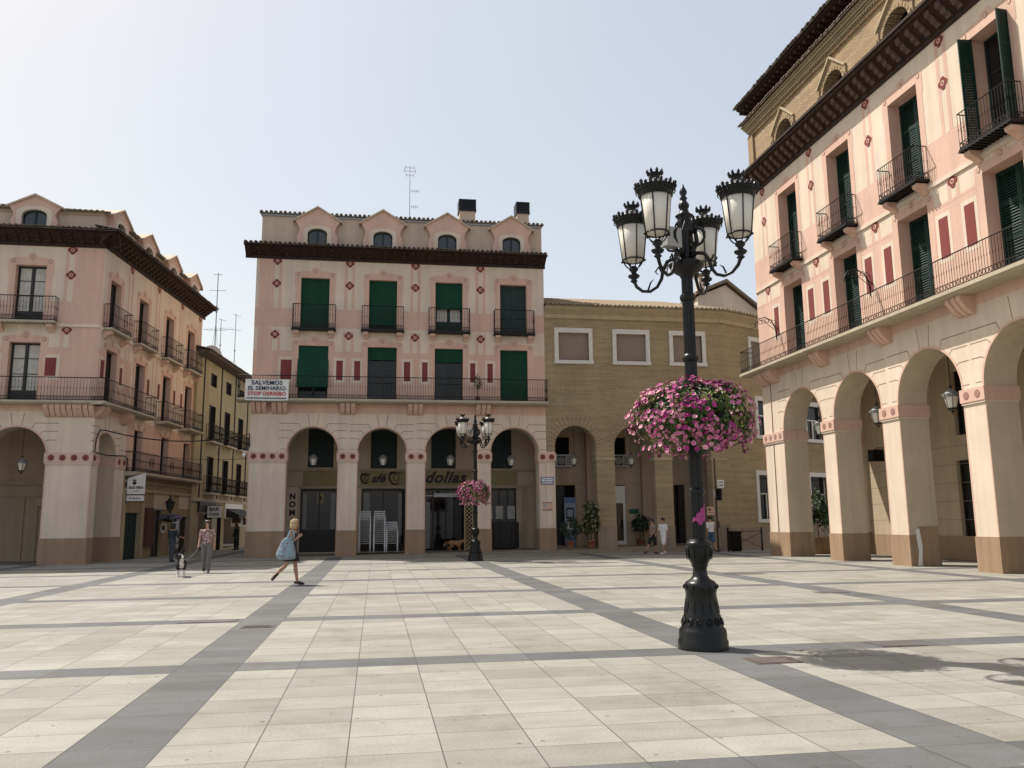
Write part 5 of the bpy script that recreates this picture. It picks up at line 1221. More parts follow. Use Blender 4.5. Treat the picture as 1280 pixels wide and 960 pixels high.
# stacked terrace chairs
def chair_mesh():
    mb = MB(); w, d = .27, .26
    for s in (-1, 1):
        mb.tube([(s*w, -d, 0), (s*w, -d, .66), (s*w, d*.9, .66)], .016, 6); mb.tube([(s*w*.96, d+.06, 0), (s*w*.96, d, .45), (s*w*.96, d+.12, .88)], .016, 6)
    for k in range(6): mb.box(-w, w, -d+.02+k*.085, -d+.08+k*.085, .435, .45)
    for k in range(4): mb.box(-w*.96, w*.96, d+.03+.025*k, d+.045+.025*k, .52+k*.095, .575+k*.095)
    return mb.mesh('terrace_chair', plain('white_chair_enamel', (.50, .50, .49), .4))
chm = chair_mesh(); ords = ['lowest', 'second lowest', 'third', 'fourth', 'fifth', 'sixth', 'seventh', 'eighth', 'ninth', 'tenth', 'eleventh', 'topmost']
for x, n, nm in ((-.52, 12, 'tall stack beside the arcade pier'), (.20, 12, 'middle one of three stacks'), (.83, 7, 'short stack')):
    for k in range(n):
        o = put('terrace_chair', chm); o.location = (x + (.02*sin(k*2)), 43.35, .14 + k*.108); o.rotation_euler = (0, 0, radians(random.uniform(-1, 1)))
        tag(o, 'white slatted terrace chair, %s in the %s' % ((ords[k] if k < 2 else ords[k] + ' from the ground') if k < n-1 else 'topmost', nm), 'chair', 'stacked terrace chairs')
# lattice planter by the cafe door
t = thing('lattice_screen', 'tall narrow diamond lattice screen beside the cafe door', 'screen', (4.72, 43.2, .16))
m_lat = plain('honey_lattice_wood', (.33, .25, .12), .7)
mb = MB(); mb.box(-.26, -.21, -.03, .03, 0, 2.9); mb.box(.21, .26, -.03, .03, 0, 2.9); mb.box(-.21, .21, -.03, .03, 2.84, 2.9); build(mb, 'frame', m_lat, t)
mb = MB()
for k in range(-1, 14):
    z = k*.21
    for s in (-1, 1):
        a, b = (-.21*s, max(.02, z)), (.21*s, min(2.82, z+.42)); line(mb, a, b, .035, .012+.006*(s > 0), 0)
build(mb, 'lattice', m_lat, t)

# ------------------------------------------------------------------ cables, aerials
def sag(a, b, s, n=16): return [tuple(Vector(a).lerp(Vector(b), i/n) - Vector((0, 0, s*4*(i/n)*(1-i/n)))) for i in range(n+1)]
mb = MB(); mb.tube([wpt(lb, F2, .0, -.1, 4.75), wpt(lb, F2, .02, -.12, 5.3), wpt(lb, F2, .35, -.12, 5.72)] + sag(wpt(lb, F2, .9, -.12, 5.76), (-6.15, 42.4, 5.95), .42) + [(-6.12, 42.40, 5.3)], .028, 5, cap=False)
tag(build(mb, 'cable', m_iron), 'thick black cable sagging across the side street between the two pink buildings', 'cable')
mb = MB(); mb.tube(sag(wpt(lb, F2, 2.4, -.15, 5.0), (-6.2, 42.35, 4.75), .2), .010, 4, cap=False)
tag(build(mb, 'cable', m_iron), 'thin wire stretched across the side street below the thick cable', 'cable')
mb = MB(); mb.tube([wpt(lb, F2, .1, -.1, 4.72), wpt(lb, F2, 1.2, -.08, 4.68), wpt(lb, F2, 2.9, -.14, 4.78), wpt(lb, F2, 3.3, -.14, 4.7), wpt(lb, F2, 3.4, -.12, 4.1)], .03, 5)
tag(build(mb, 'cable', m_iron), 'black cable looped along the side arch of the pink corner building', 'cable')
def aerial(label, loc, h, kind, r=.03):
    t = thing('aerial', label, 'aerial', loc, 0, 'rooftop aerials'); mb = MB(); mb.tube([(0, 0, 0), (0, 0, h)], [r, r*.7], 5)
    if kind == 0:
        for z, L in ((h*.97, .25), (h*.92, .32), (h*.86, .2)):
            mb.tube([(-L, 0, z), (L, 0, z)], .014, 4); mb.tube([(-L, 0, z-.12), (-L, 0, z+.12)], .012, 4); mb.tube([(L, 0, z-.12), (L, 0, z+.12)], .012, 4)
        for z, L in ((h*.62, .5), (h*.38, .45)):
            mb.tube([(0, 0, z), (L, 0, z)], .014, 4)
            for k in range(4): mb.tube([(L*(k+1)/4, 0, z-.1), (L*(k+1)/4, 0, z+.1)], .01, 4)
    elif kind == 1:
        mb.tube([(-.55, 0, h*.8), (.55, 0, h*.8)], .02, 4); mb.tube([(-.3, 0, h*.98), (.3, 0, h*.98)], .02, 4)
        for s in (-1, 1): mb.tube([(s*.25, 0, 0), (0, 0, h*.45)], .012, 4)
        mb.box(-.06, .06, -.06, .06, h*.55, h*.62)
    else:
        mb.tube([(-1.2, 0, h*.78), (.4, 0, h*.76)], .016, 4); mb.tube([(-.2, 0, h), (.35, 0, h*.96)], .014, 4); mb.lathe([(.02, 0), (.09, .05), (.02, .12)], 6, (0, 0, h*.45))
        for k in range(6): mb.tube([(-1.1+k*.18, 0, h*.78-.1), (-1.1+k*.18, 0, h*.78+.1)], .01, 4)
    build(mb, 'antenna', m_metal, t); return t
aerial('thin aerial mast on the tiled roof of the cafe building', (1.6, 45.2, 17.6), 3.9, 0, .022)
aerial('tallest aerial mast over the yellow house roof', (-10.9, 58.0, 12.4), 6.2, 1, .045)
aerial('middle aerial mast of the three over the yellow house roof', (-11.2, 61.5, 12.6), 3.6, 2, .035)
aerial('aerial mast beside the cafe building wall above the side street roofs', (-10.6, 64.0, 12.0), 5.2, 2, .035)
aerial('small aerial above the roof beside the gabled house', (24.6, 54, 15.3), 2.2, 0, .03)
t = thing('satellite_dish', 'white satellite dish on the yellow house eave', 'satellite dish', (-10.95, 57.3, 12.75), radians(25))
mb = MB(); mb.lathe([(.0, 0), (.35, .05), (.62, .16), (.60, .17), (.33, .07), (.0, .02)], 18, cap=False); d_ = build(mb, 'dish', m_curt, t, Matrix.Rotation(radians(78), 4, 'X'))
mb = MB(); mb.tube([(0, .0, 0), (0, .25, -.3), (0, .25, -.75)], .04, 5); build(mb, 'mount', m_metal, t)
# ================================================================== people and dogs
def vv(*a): return Vector(a)
def limb(mb, pts, rr, n=10, flat=1.0):
    """tapered limb with rounded ends through the given joints"""
    P = [Vector(p) for p in pts]; Q = []; R = []
    for i in range(len(P)-1):
        for k in range(4):
            t = k/4; Q.append(P[i].lerp(P[i+1], t)); R.append(rr[i]*(1-t)+rr[i+1]*t)
    Q.append(P[-1]); R.append(rr[-1])
    d0 = (Q[0]-Q[1]).normalized(); d1 = (Q[-1]-Q[-2]).normalized()
    Q = [Q[0]+d0*R[0]*.9, Q[0]+d0*R[0]*.55] + Q + [Q[-1]+d1*R[-1]*.55, Q[-1]+d1*R[-1]*.9]; R = [R[0]*.35, R[0]*.82] + R + [R[-1]*.82, R[-1]*.35]
    mb.tube(Q, R, n)
def pose(h, legs, arms, lean=0, turn=0):
    """joint positions; the figure faces -y, its left is +x. legs: (thigh, knee) per side in degrees forward; arms: (shoulder, elbow, out) per side"""
    s = h/1.70; J = {}
    hipz = .90*s; J['pelvis'] = vv(0, 0, hipz+.04*s); ln = radians(lean)
    up = vv(0, -sin(ln), cos(ln)); J['chest'] = J['pelvis'] + up*.30*s; J['neck'] = J['pelvis'] + up*.52*s; J['head'] = J['neck'] + up*.172*s + vv(0, -.02*s, 0); J['top'] = J['head'] + vv(0, 0, .115*s)
    for sd, x in (('L', 1), ('R', -1)):
        th, kn = legs[sd]; a = radians(th); b = a - radians(kn)
        hp = vv(x*.088*s, 0, hipz); k = hp + vv(x*.004, -sin(a), -cos(a))*.42*s; an = k + vv(0, -sin(b), -cos(b))*.41*s
        c = b; toe = an + vv(x*.02, -.17*s*cos(c), -.06*s - .17*s*sin(c)*.9); heel = an + vv(0, .05*s*cos(c), -.055*s + .05*s*sin(c))
        J['hip'+sd], J['knee'+sd], J['ank'+sd], J['toe'+sd], J['heel'+sd] = hp, k, an, toe, heel
        sh, el, out = arms[sd]; a = radians(sh); o = radians(out); q = J['neck'] - up*.065*s + vv(x*.185*s, 0, 0)
        dirn = vv(x*sin(o), -sin(a)*cos(o), -cos(a)*cos(o)); e = q + dirn*.285*s
        b = a + radians(el); d2 = vv(x*sin(o)*.3 - x*(.25 if el > 60 else 0), -sin(b), -cos(b)).normalized(); w = e + d2*.245*s; f = w + d2*.085*s
        J['sh'+sd], J['elb'+sd], J['wr'+sd], J['fin'+sd], J['hd'+sd] = q, e, w, f, d2
    low = min(J[k].z for k in ('toeL', 'toeR', 'heelL', 'heelR')) - .012
    for k in J:
        if not k.startswith('hd'): J[k] = J[k] - vv(0, 0, low)
    J['s'] = s; J['up'] = up
    return J
def ring(c, rx, ry, z=None): return (c, (rx, 0, 0), (0, ry, 0))
def torso(mb, J, g=0.0, lo=0, hi=1, fem=True):
    s = J['s']; p, n = J['pelvis'], J['neck']; prof = [(-.10, .115, .085), (-.04, .163, .115), (.03, .166, .12), (.14, .135 if fem else .15, .10), (.25, .145 if fem else .162, .108), (.36, .165, .118), (.43, .175, .105), (.48, .15, .085), (.52, .075, .065)]
    rr = [ring(p + (n-p)*(z/.52), (rx*1.07+g)*s, (ry*1.06+g)*s) for z, rx, ry in prof if lo <= (z+.1)/.62 <= hi]
    mb.rings(rr, 16)
def person(name_label, loc, rz, h, legs, arms, skin, shirt, pants, hair, sleeve=.45, pantlen=1.0, skirt=False, longhair=True, lean=0, vox=.013, fem=True, shoe=None, hat=None, headturn=0, group=None, bare_shoulder=False):
    t = thing('person', name_label, 'person', loc, rz, group); J = pose(h, legs, arms, lean); s = J['s']
    mb = MB(); torso(mb, J, 0, 0, 1, fem)
    limb(mb, [J['neck']-J['up']*.05*s, J['head']-vv(0, 0, .02)], [.06*s, .052*s])
    hd = J['head']; c, sn = cos(headturn), sin(headturn)
    def hv(x, y, z): return hd + vv(x*c-y*sn, x*sn+y*c, z)*s
    mb.rings([(hv(0, y, z), vv(rx*c, rx*sn, 0)*s, vv(-ry*sn, ry*c, 0)*s) for z, rx, ry, y in ((-.125, .028, .03, -.035), (-.105, .048, .055, -.022), (-.06, .062, .078, -.010), (-.01, .070, .088, 0), (.045, .074, .095, .006), (.085, .066, .085, .008), (.112, .04, .052, .008), (.122, .01, .014, .008))], 14)
    limb(mb, [hv(0, -.082, .012), hv(0, -.102, -.022), hv(0, -.088, -.036)], [.010*s, .015*s, .013*s], 6)         # nose
    limb(mb, [hv(-.02, -.080, -.062), hv(.02, -.080, -.062)], [.010*s, .010*s], 6)                                # lips
    for x in (-1, 1): limb(mb, [hv(x*.072, .008, .022), hv(x*.076, .012, -.02)], [.014*s, .010*s], 6)             # ears
    for sd, x in (('L', 1), ('R', -1)):
        limb(mb, [J['hip'+sd]+vv(0, 0, .02), J['knee'+sd], J['ank'+sd]], [.088*s, .056*s, .038*s], 12)
        cf = J['knee'+sd].lerp(J['ank'+sd], .3) + vv(0, .014, 0); limb(mb, [J['knee'+sd], cf, J['knee'+sd].lerp(J['ank'+sd], .6)], [.05*s, .056*s, .042*s], 10)
        limb(mb, [J['heel'+sd]+vv(0, 0, .02), J['ank'+sd].lerp(J['toe'+sd], .5), J['toe'+sd]+vv(0, 0, .01)], [.034*s, .036*s, .026*s], 8)
        limb(mb, [J['sh'+sd], J['elb'+sd], J['wr'+sd]], [.052*s, .040*s, .027*s], 10)
        d = J['hd'+sd]; w = J['wr'+sd]; sid = d.cross(vv(x, 0, .01)).normalized(); nn = d.cross(sid).normalized()
        mb.rings([(w + d*q*s, sid*a*s, nn*b*s) for q, a, b in ((-.01, .024, .02), (.03, .036, .019), (.075, .041, .017), (.095, .036, .014))], 10)
        for k, (off, L) in enumerate(((-.030, .062), (-.010, .072), (.011, .068), (.030, .052))):   # four fingers, slightly curled
            b0 = w + d*.080*s + sid*off*s; b1 = b0 + (d*.55*L + nn*.012*x)*s*1.0; b2 = b1 + (d*.38*L + nn*.028*x)*s
            limb(mb, [b0, b1, b2], [.0098*s, .0092*s, .0082*s], 6)
        t0 = w + d*.03*s + sid*-.03*s; limb(mb, [t0, t0 + (d*.03 - sid*.022)*s, t0 + (d*.062 - sid*.022 + nn*.012*x)*s], [.0125*s, .011*s, .0095*s], 6)
    me = remesh(mb, vox, 3); me.materials.append(skin); body = put('body', me, t)
    # face: eyes
    eb = MB()
    for x in (-1, 1): eb.lathe([(.001, -.008), (.011, -.004), (.011, .004), (.001, .008)], 8, tuple(hv(x*.030, -.082, .016)))
    build(eb, 'eye', m_black, t)
    # top
    mb = MB(); torso(mb, J, .016, .18 if not skirt else .18, .93 if bare_shoulder else .985, fem)
    if sleeve > 0:
        for sd in 'LR': limb(mb, [J['sh'+sd], J['sh'+sd].lerp(J['elb'+sd], sleeve*2) if sleeve <= .5 else J['elb'+sd]] + ([J['elb'+sd].lerp(J['wr'+sd], (sleeve-.5)*2)] if sleeve > .5 else []), [.066*s, .058*s] + ([.044*s] if sleeve > .5 else []), 10)
    else:
        for x in (-1, 1): limb(mb, [J['neck']+vv(x*.085*s, -.06*s, -.10*s), J['neck']+vv(x*.09*s, 0, -.01*s), J['neck']+vv(x*.085*s, .07*s, -.10*s)], [.028*s]*3, 8)
    me = remesh(mb, vox, 3); me.materials.append(shirt); put('shirt', me, t)
    # legs wear
    mb = MB()
    if skirt:
        p = J['pelvis']; kz = (J['kneeL']+J['kneeR'])/2; b = p.lerp(vv(kz.x, kz.y, min(J['kneeL'].z, J['kneeR'].z)), pantlen); sp = abs(J['kneeL'].y-J['kneeR'].y)*pantlen*.5
        mb.rings([ring(p+vv(0, 0, .12*s), .15*s, .115*s), ring(p, .185*s, .14*s), ring(p.lerp(b, .5), .195*s, .16*s+sp*.5), ring(b, .20*s, .17*s+sp)], 18)
    else:
        torso(mb, J, .014, 0, .36, fem)
        for sd in 'LR':
            L = pantlen*2; pts = [J['hip'+sd]+vv(0, 0, .02), J['hip'+sd].lerp(J['knee'+sd], min(1, L))]; r = [.106*s, .078*s if L >= 1 else .098*s]
            if L > 1: pts.append(J['knee'+sd].lerp(J['ank'+sd], min(1.04, L-1))); r.append(.070*s)
            limb(mb, pts, r, 12)
    me = remesh(mb, vox, 3); me.materials.append(pants); put('trousers' if not skirt else 'skirt', me, t)
    for sd in 'LR':
        mb = MB(); limb(mb, [J['heel'+sd]+vv(0, 0, .018), J['ank'+sd].lerp(J['toe'+sd], .55)+vv(0, 0, -.004), J['toe'+sd]+vv(0, 0, .008)], [.042*s, .044*s, .034*s], 8); me = remesh(mb, vox*.8, 2); me.materials.append(shoe or m_dkwood); put('shoe', me, t)
    # hair
    mb = MB()
    mb.rings([(hv(0, y, z), vv(rx*c, rx*sn, 0)*s, vv(-ry*sn, ry*c, 0)*s) for z, rx, ry, y in (((-.135, .085, .065, .045), (-.11, .122, .092, .036), (-.055, .124, .102, .028)) if longhair else ((-.05, .060, .05, .045),)) + ((.0, .108, .106, .026), (.05, .106, .112, .018), (.092, .088, .104, .010), (.120, .058, .07, .008), (.134, .014, .018, .008))], 14)
    if longhair:
        for x in (-1, 1): limb(mb, [hv(x*.060, -.045, .085), hv(x*.086, -.03, .01), hv(x*.088, -.015, -.11)], [.030*s, .034*s, .030*s], 8)
    rs = random.Random(len(name_label))
    for i in range(46 if longhair else 14):   # loose locks
        th = rs.uniform(-2.2, 2.2) + pi/2; z = rs.uniform(-.13 if longhair else 0, .12); q = .095*sqrt(max(.15, 1-((z-.02)/.16)**2))
        limb(mb, [hv(q*cos(th)*.95, .012+q*sin(th), z), hv(q*1.06*cos(th+.2), .012+q*1.06*sin(th+.2), z-.04)], [.019*s, .012*s], 6)
    me = remesh(mb, vox*.8, 1); me.materials.append(hair); put('hair', me, t)
    if hat:
        mb = MB(); mb.lathe([(.092*s, 0), (.09*s, .04*s), (.06*s, .075*s), (.01, .085*s)], 14, tuple(hv(0, .005, .075))); mb.box(-.07*s, .07*s, -.17*s, -.05*s, 0, .012, 0) if False else None; build(mb, 'cap', hat, t)
    return t, J
m_hairb = plain('ash_blond_hair', (.40, .29, .16), .6, var=.35, sc=30); m_hairn = plain('brown_hair', (.075, .036, .018), .55, var=.4, sc=30); m_hairk = plain('dark_hair', (.014, .011, .009), .5, var=.3, sc=30)
m_blk = plain('black_cloth', (.014, .014, .017), .85, var=.2); m_navyc = plain('navy_cloth', (.022, .028, .04), .85); m_greyc = plain('grey_trouser_cloth', (.155, .145, .145), .9, var=.12, sc=14)
m_wcl = plain('white_cotton', (.66, .65, .62), .9, var=.06, sc=8); m_bluc = plain('blue_shorts_cloth', (.06, .10, .17), .9); m_tanc = plain('tan_cloth', (.24, .19, .14), .9)
def patterned(name, base, spots, sc):
    m, nt, b = mk(name); co = objco(nt); v = nt.nodes.new('ShaderNodeTexVoronoi'); v.inputs['Scale'].default_value = sc; nt.links.new(co, v.inputs['Vector'])
    sp = nt.nodes.new('ShaderNodeSeparateColor'); nt.links.new(v.outputs['Color'], sp.inputs[0]); c = base
    col = None
    for i, (th, sc_) in enumerate(spots):
        f = mth(nt, 'GREATER_THAN', sp.outputs[0], th); col = mix(nt, f, col if col is not None else base, sc_)
    nt.links.new(col, b.inputs['Base Color']); b.inputs['Roughness'].default_value = .85; return m
m_floral = patterned('patterned_blouse_print', (.28, .17, .15), [(.25, (.42, .30, .27)), (.5, (.16, .09, .085)), (.72, (.34, .14, .13)), (.88, (.46, .38, .35))], 26)
m_bagp = patterned('light_blue_bag_print', (.17, .26, .31), [(.45, (.22, .30, .34)), (.72, (.24, .17, .20)), (.84, (.28, .33, .35)), (.95, (.19, .09, .12))], 26)
# woman with the bag, walking to the right
lady, J = person('ash blond woman in a dark sleeveless top and short black skirt walking across the square', (-2.20, 23.47, 0), radians(82), 1.66, {'L': (14, 6), 'R': (-18, 30)}, {'L': (-14, 22, 6), 'R': (-4, 132, 8)}, m_skin2, m_navyc, m_blk, m_hairb, sleeve=0, pantlen=.70, skirt=True, lean=4, vox=.010, bare_shoulder=True, headturn=0)
lady.location.z = 0
# her bag, hanging from the right shoulder
bag = thing('shoulder_bag', 'big light blue patterned cloth bag on the shoulder of the blond woman', 'bag', lady.location, radians(82))
mb = MB(); q = J['shR']; bx, by = q.x-.09, q.y+.10; zt, zb = 1.06, .66
mb.rings([((bx, by, zb), (.03, 0, 0), (0, .12, 0)), ((bx-.01, by, zb+.03), (.10, 0, 0), (0, .24, 0)), ((bx-.015, by+.01, zb+.13), (.115, 0, 0), (0, .265, 0)), ((bx-.01, by, zb+.25), (.085, 0, 0), (0, .24, 0)), ((bx, by-.01, zb+.38), (.05, 0, 0), (0, .19, 0)), ((bx+.015, by-.01, zb+.50), (.035, 0, 0), (0, .15, 0)), ((bx+.03, by-.02, zb+.58), (.02, 0, 0), (0, .07, 0))], 18)
me = remesh(mb, .012, 2); me.materials.append(m_bagp); put('pouch', me, bag)
mb = MB(); mb.tube([(bx+.02, by+.05, zt+.12), (q.x-.045, q.y+.08, q.z-.12), (q.x-.01, q.y+.02, q.z+.05), (q.x+.0, q.y-.04, q.z+.045), (q.x-.045, q.y-.08, q.z-.12), (bx+.03, by-.08, zt+.12)], [.03, .028, .03, .03, .028, .03], 8); me = remesh(mb, .008, 1); me.materials.append(m_bagp); put('strap', me, bag)
# woman with the dog, coming towards us
wd, J2 = person('brown haired woman in a patterned blouse and grey trousers walking a black and white dog', (-5.60, 30.1, 0), radians(4), 1.68, {'L': (9, 4), 'R': (-8, 16)}, {'L': (-6, 14, 10), 'R': (8, 18, 10)}, m_skin, m_floral, m_greyc, m_hairn, sleeve=.34, pantlen=1.0, vox=.011, headturn=-.1)
# woman in the shade by the corner bar, people further off
person('dark haired person in a dark blue top standing in the shade by the corner bar', (-8.75, 39.2, 0), radians(150), 1.62, {'L': (6, 3), 'R': (-4, 6)}, {'L': (10, 20, 14), 'R': (20, 60, 10)}, m_skin2, m_navyc, plain('slate_trousers', (.05, .055, .065), .9), m_hairk, sleeve=.5, vox=.016)
person('person in black in a doorway far down the side street', (-8.55, 55.2, 0), radians(-60), 1.60, {'L': (8, 4), 'R': (-8, 10)}, {'L': (5, 10, 8), 'R': (5, 20, 8)}, m_skin2, m_blk, m_blk, m_hairk, sleeve=1.0, vox=.02)
person('man in white t-shirt and shorts walking before the brick arcade', (13.62, 39.2, 0), radians(-62), 1.66, {'L': (14, 8), 'R': (-12, 10)}, {'L': (-8, 16, 8), 'R': (14, 30, 8)}, m_skin2, m_wcl, m_wcl, m_hairk, sleeve=.4, pantlen=.47, longhair=False, fem=False, vox=.014, shoe=m_wcl)
person('walker in tan clothes with one leg striding ahead, half hidden by the man in white', (13.28, 39.75, 0), radians(-70), 1.62, {'L': (-6, 8), 'R': (26, 4)}, {'L': (16, 30, 8), 'R': (-10, 10, 8)}, m_skin2, m_tanc, m_blk, m_hairk, sleeve=.4, pantlen=.5, longhair=False, fem=False, vox=.014)
person('person in a white t-shirt and blue shorts partly hidden by the tall lamp post', (16.42, 40.2, 0), radians(200), 1.74, {'L': (10, 5), 'R': (-12, 12)}, {'L': (-8, 14, 9), 'R': (10, 20, 9)}, m_skin2, m_wcl, m_bluc, m_hairk, sleeve=.4, pantlen=.5, longhair=False, fem=False, vox=.014)

def dog(label, loc, rz, k, matf, head_turn=0, tail=(), headdown=0, group=None, fat=1.0):
    """faces -y; k scales a dog about .5 m at the shoulder"""
    t = thing('dog', label, 'dog', loc, rz, group); mb = MB(); c, s = cos(head_turn), sin(head_turn)
    B = lambda y, z, rx, rz_: ((0, y, z), (rx, 0, 0), (0, 0, rz_))
    mb.rings([B(-.34, .40, .05, .07), B(-.30, .40, .085, .125), B(-.18, .385, .105, .155), B(-.02, .40, .10, .135), B(.14, .43, .085, .105), B(.26, .44, .085, .11), B(.34, .43, .06, .08), B(.37, .43, .02, .03)], 14)
    n0 = vv(0, -.28, .46); hd = vv(.10*s*-1.0, -.43, .60-headdown)
    limb(mb, [n0, n0.lerp(hd, .55), hd], [.10, .078, .066])
    def hv(x, y, z): return hd + vv(x*c-y*s, x*s+y*c, z)
    limb(mb, [hv(0, .03, .01), hv(0, -.05, .0)], [.076, .070]); limb(mb, [hv(0, -.06, -.015), hv(0, -.15, -.035), hv(0, -.175, -.04)], [.048, .034, .026], 8)
    for x in (-1, 1): limb(mb, [hv(x*.05, .02, .06), hv(x*.075, .02, .10), hv(x*.085, -.01, .07)], [.030, .022, .010], 6)
    for x in (-1, 1):
        y0 = -.22 - .04*x
        limb(mb, [vv(x*.065, -.22, .36), vv(x*.07, -.20-.02*x, .24), vv(x*.065, y0-.02, .03), vv(x*.065, y0-.06, .022)], [.062, .040, .028, .026], 8)
        y1 = .24 + .05*x
        limb(mb, [vv(x*.065, .24, .40), vv(x*.075, .17+.03*x, .26), vv(x*.07, y1+.07, .17), vv(x*.068, y1+.02, .03), vv(x*.068, y1-.03, .022)], [.078, .052, .030, .026, .026], 8)
    limb(mb, [vv(*p) for p in tail], [.032] + [.036]*(len(tail)-2) + [.014], 8)
    me = remesh(mb, .013, 3); me.materials.append(matf); put('body', me, t, Matrix.Diagonal((k*fat, k, k, 1)))
    eb = MB()
    for x in (-1, 1): eb.lathe([(.001, -.009), (.011, -.004), (.011, .004), (.001, .009)], 8, tuple(hv(x*.035, -.075, .022)))
    put('eye', eb.mesh('eye', m_black), t, Matrix.Scale(k, 4))
    nb = MB(); nb.lathe([(.001, -.012), (.016, -.004), (.014, .008), (.001, .012)], 8, tuple(hv(0, -.195, -.03))); put('nose', nb.mesh('nose', m_black), t, Matrix.Scale(k, 4))
    return t
def collie():
    m, nt, b = mk('black_and_white_coat'); co = objco(nt); sp = nt.nodes.new('ShaderNodeSeparateXYZ'); nt.links.new(co, sp.inputs[0]); X, Y, Z = sp.outputs
    nz = mth(nt, 'MULTIPLY', mth(nt, 'SUBTRACT', noise(nt, co, 7, 3), .5), .14)
    legs = mth(nt, 'LESS_THAN', mth(nt, 'ADD', Z, nz), .20)
    chest = mth(nt, 'MULTIPLY', mth(nt, 'LESS_THAN', mth(nt, 'ADD', Y, nz), -.24), mth(nt, 'MULTIPLY', mth(nt, 'LESS_THAN', mth(nt, 'ADD', Z, nz), .52), mth(nt, 'LESS_THAN', mth(nt, 'ABSOLUTE', mth(nt, 'ADD', X, nz)), .055)))
    blaze = mth(nt, 'MULTIPLY', mth(nt, 'LESS_THAN', mth(nt, 'ABSOLUTE', mth(nt, 'ADD', X, mth(nt, 'MULTIPLY', nz, .3))), .022), mth(nt, 'LESS_THAN', Y, -.40))
    f = mth(nt, 'MAXIMUM', mth(nt, 'MAXIMUM', legs, chest), blaze)
    nt.links.new(mix(nt, f, (.012, .011, .011), (.62, .59, .54)), b.inputs['Base Color']); b.inputs['Roughness'].default_value = .8; bump(nt, b, noise(nt, co, 60, 3), .5, .01); return m
cd_ = dog('black and white collie with raised tail, leashed to the woman in grey trousers', (-5.98, 28.15, 0), radians(14), 1.06, collie(), .95, [(0, .34, .46), (0, .44, .54), (.02, .47, .68), (.05, .43, .80), (.06, .38, .86)], fat=1.18)
mb = MB(); a = wd.matrix_basis @ Vector((0, 0, 0)); hnd = Matrix.Translation(wd.location) @ Matrix.Rotation(radians(4), 4, 'Z') @ J2['finR']; col = Matrix.Translation(cd_.location) @ Matrix.Rotation(radians(14), 4, 'Z') @ Vector((0, -.30, .56))
mb.tube(sag(tuple(hnd), tuple(col), .12, 12), .008, 5); tag(build(mb, 'leash', m_greyc), 'slack grey leash between the woman in the patterned blouse and her collie', 'leash')
m_tancoat = plain('tan_dog_coat', (.26, .135, .055), .85, var=.35, sc=8)
dog('tan dog walking in the shade by the cafe door', (4.02, 43.35, .13), radians(90), 1.02, m_tancoat, 0, [(0, .34, .46), (0, .46, .42), (0, .54, .32), (0, .56, .24)], .10)
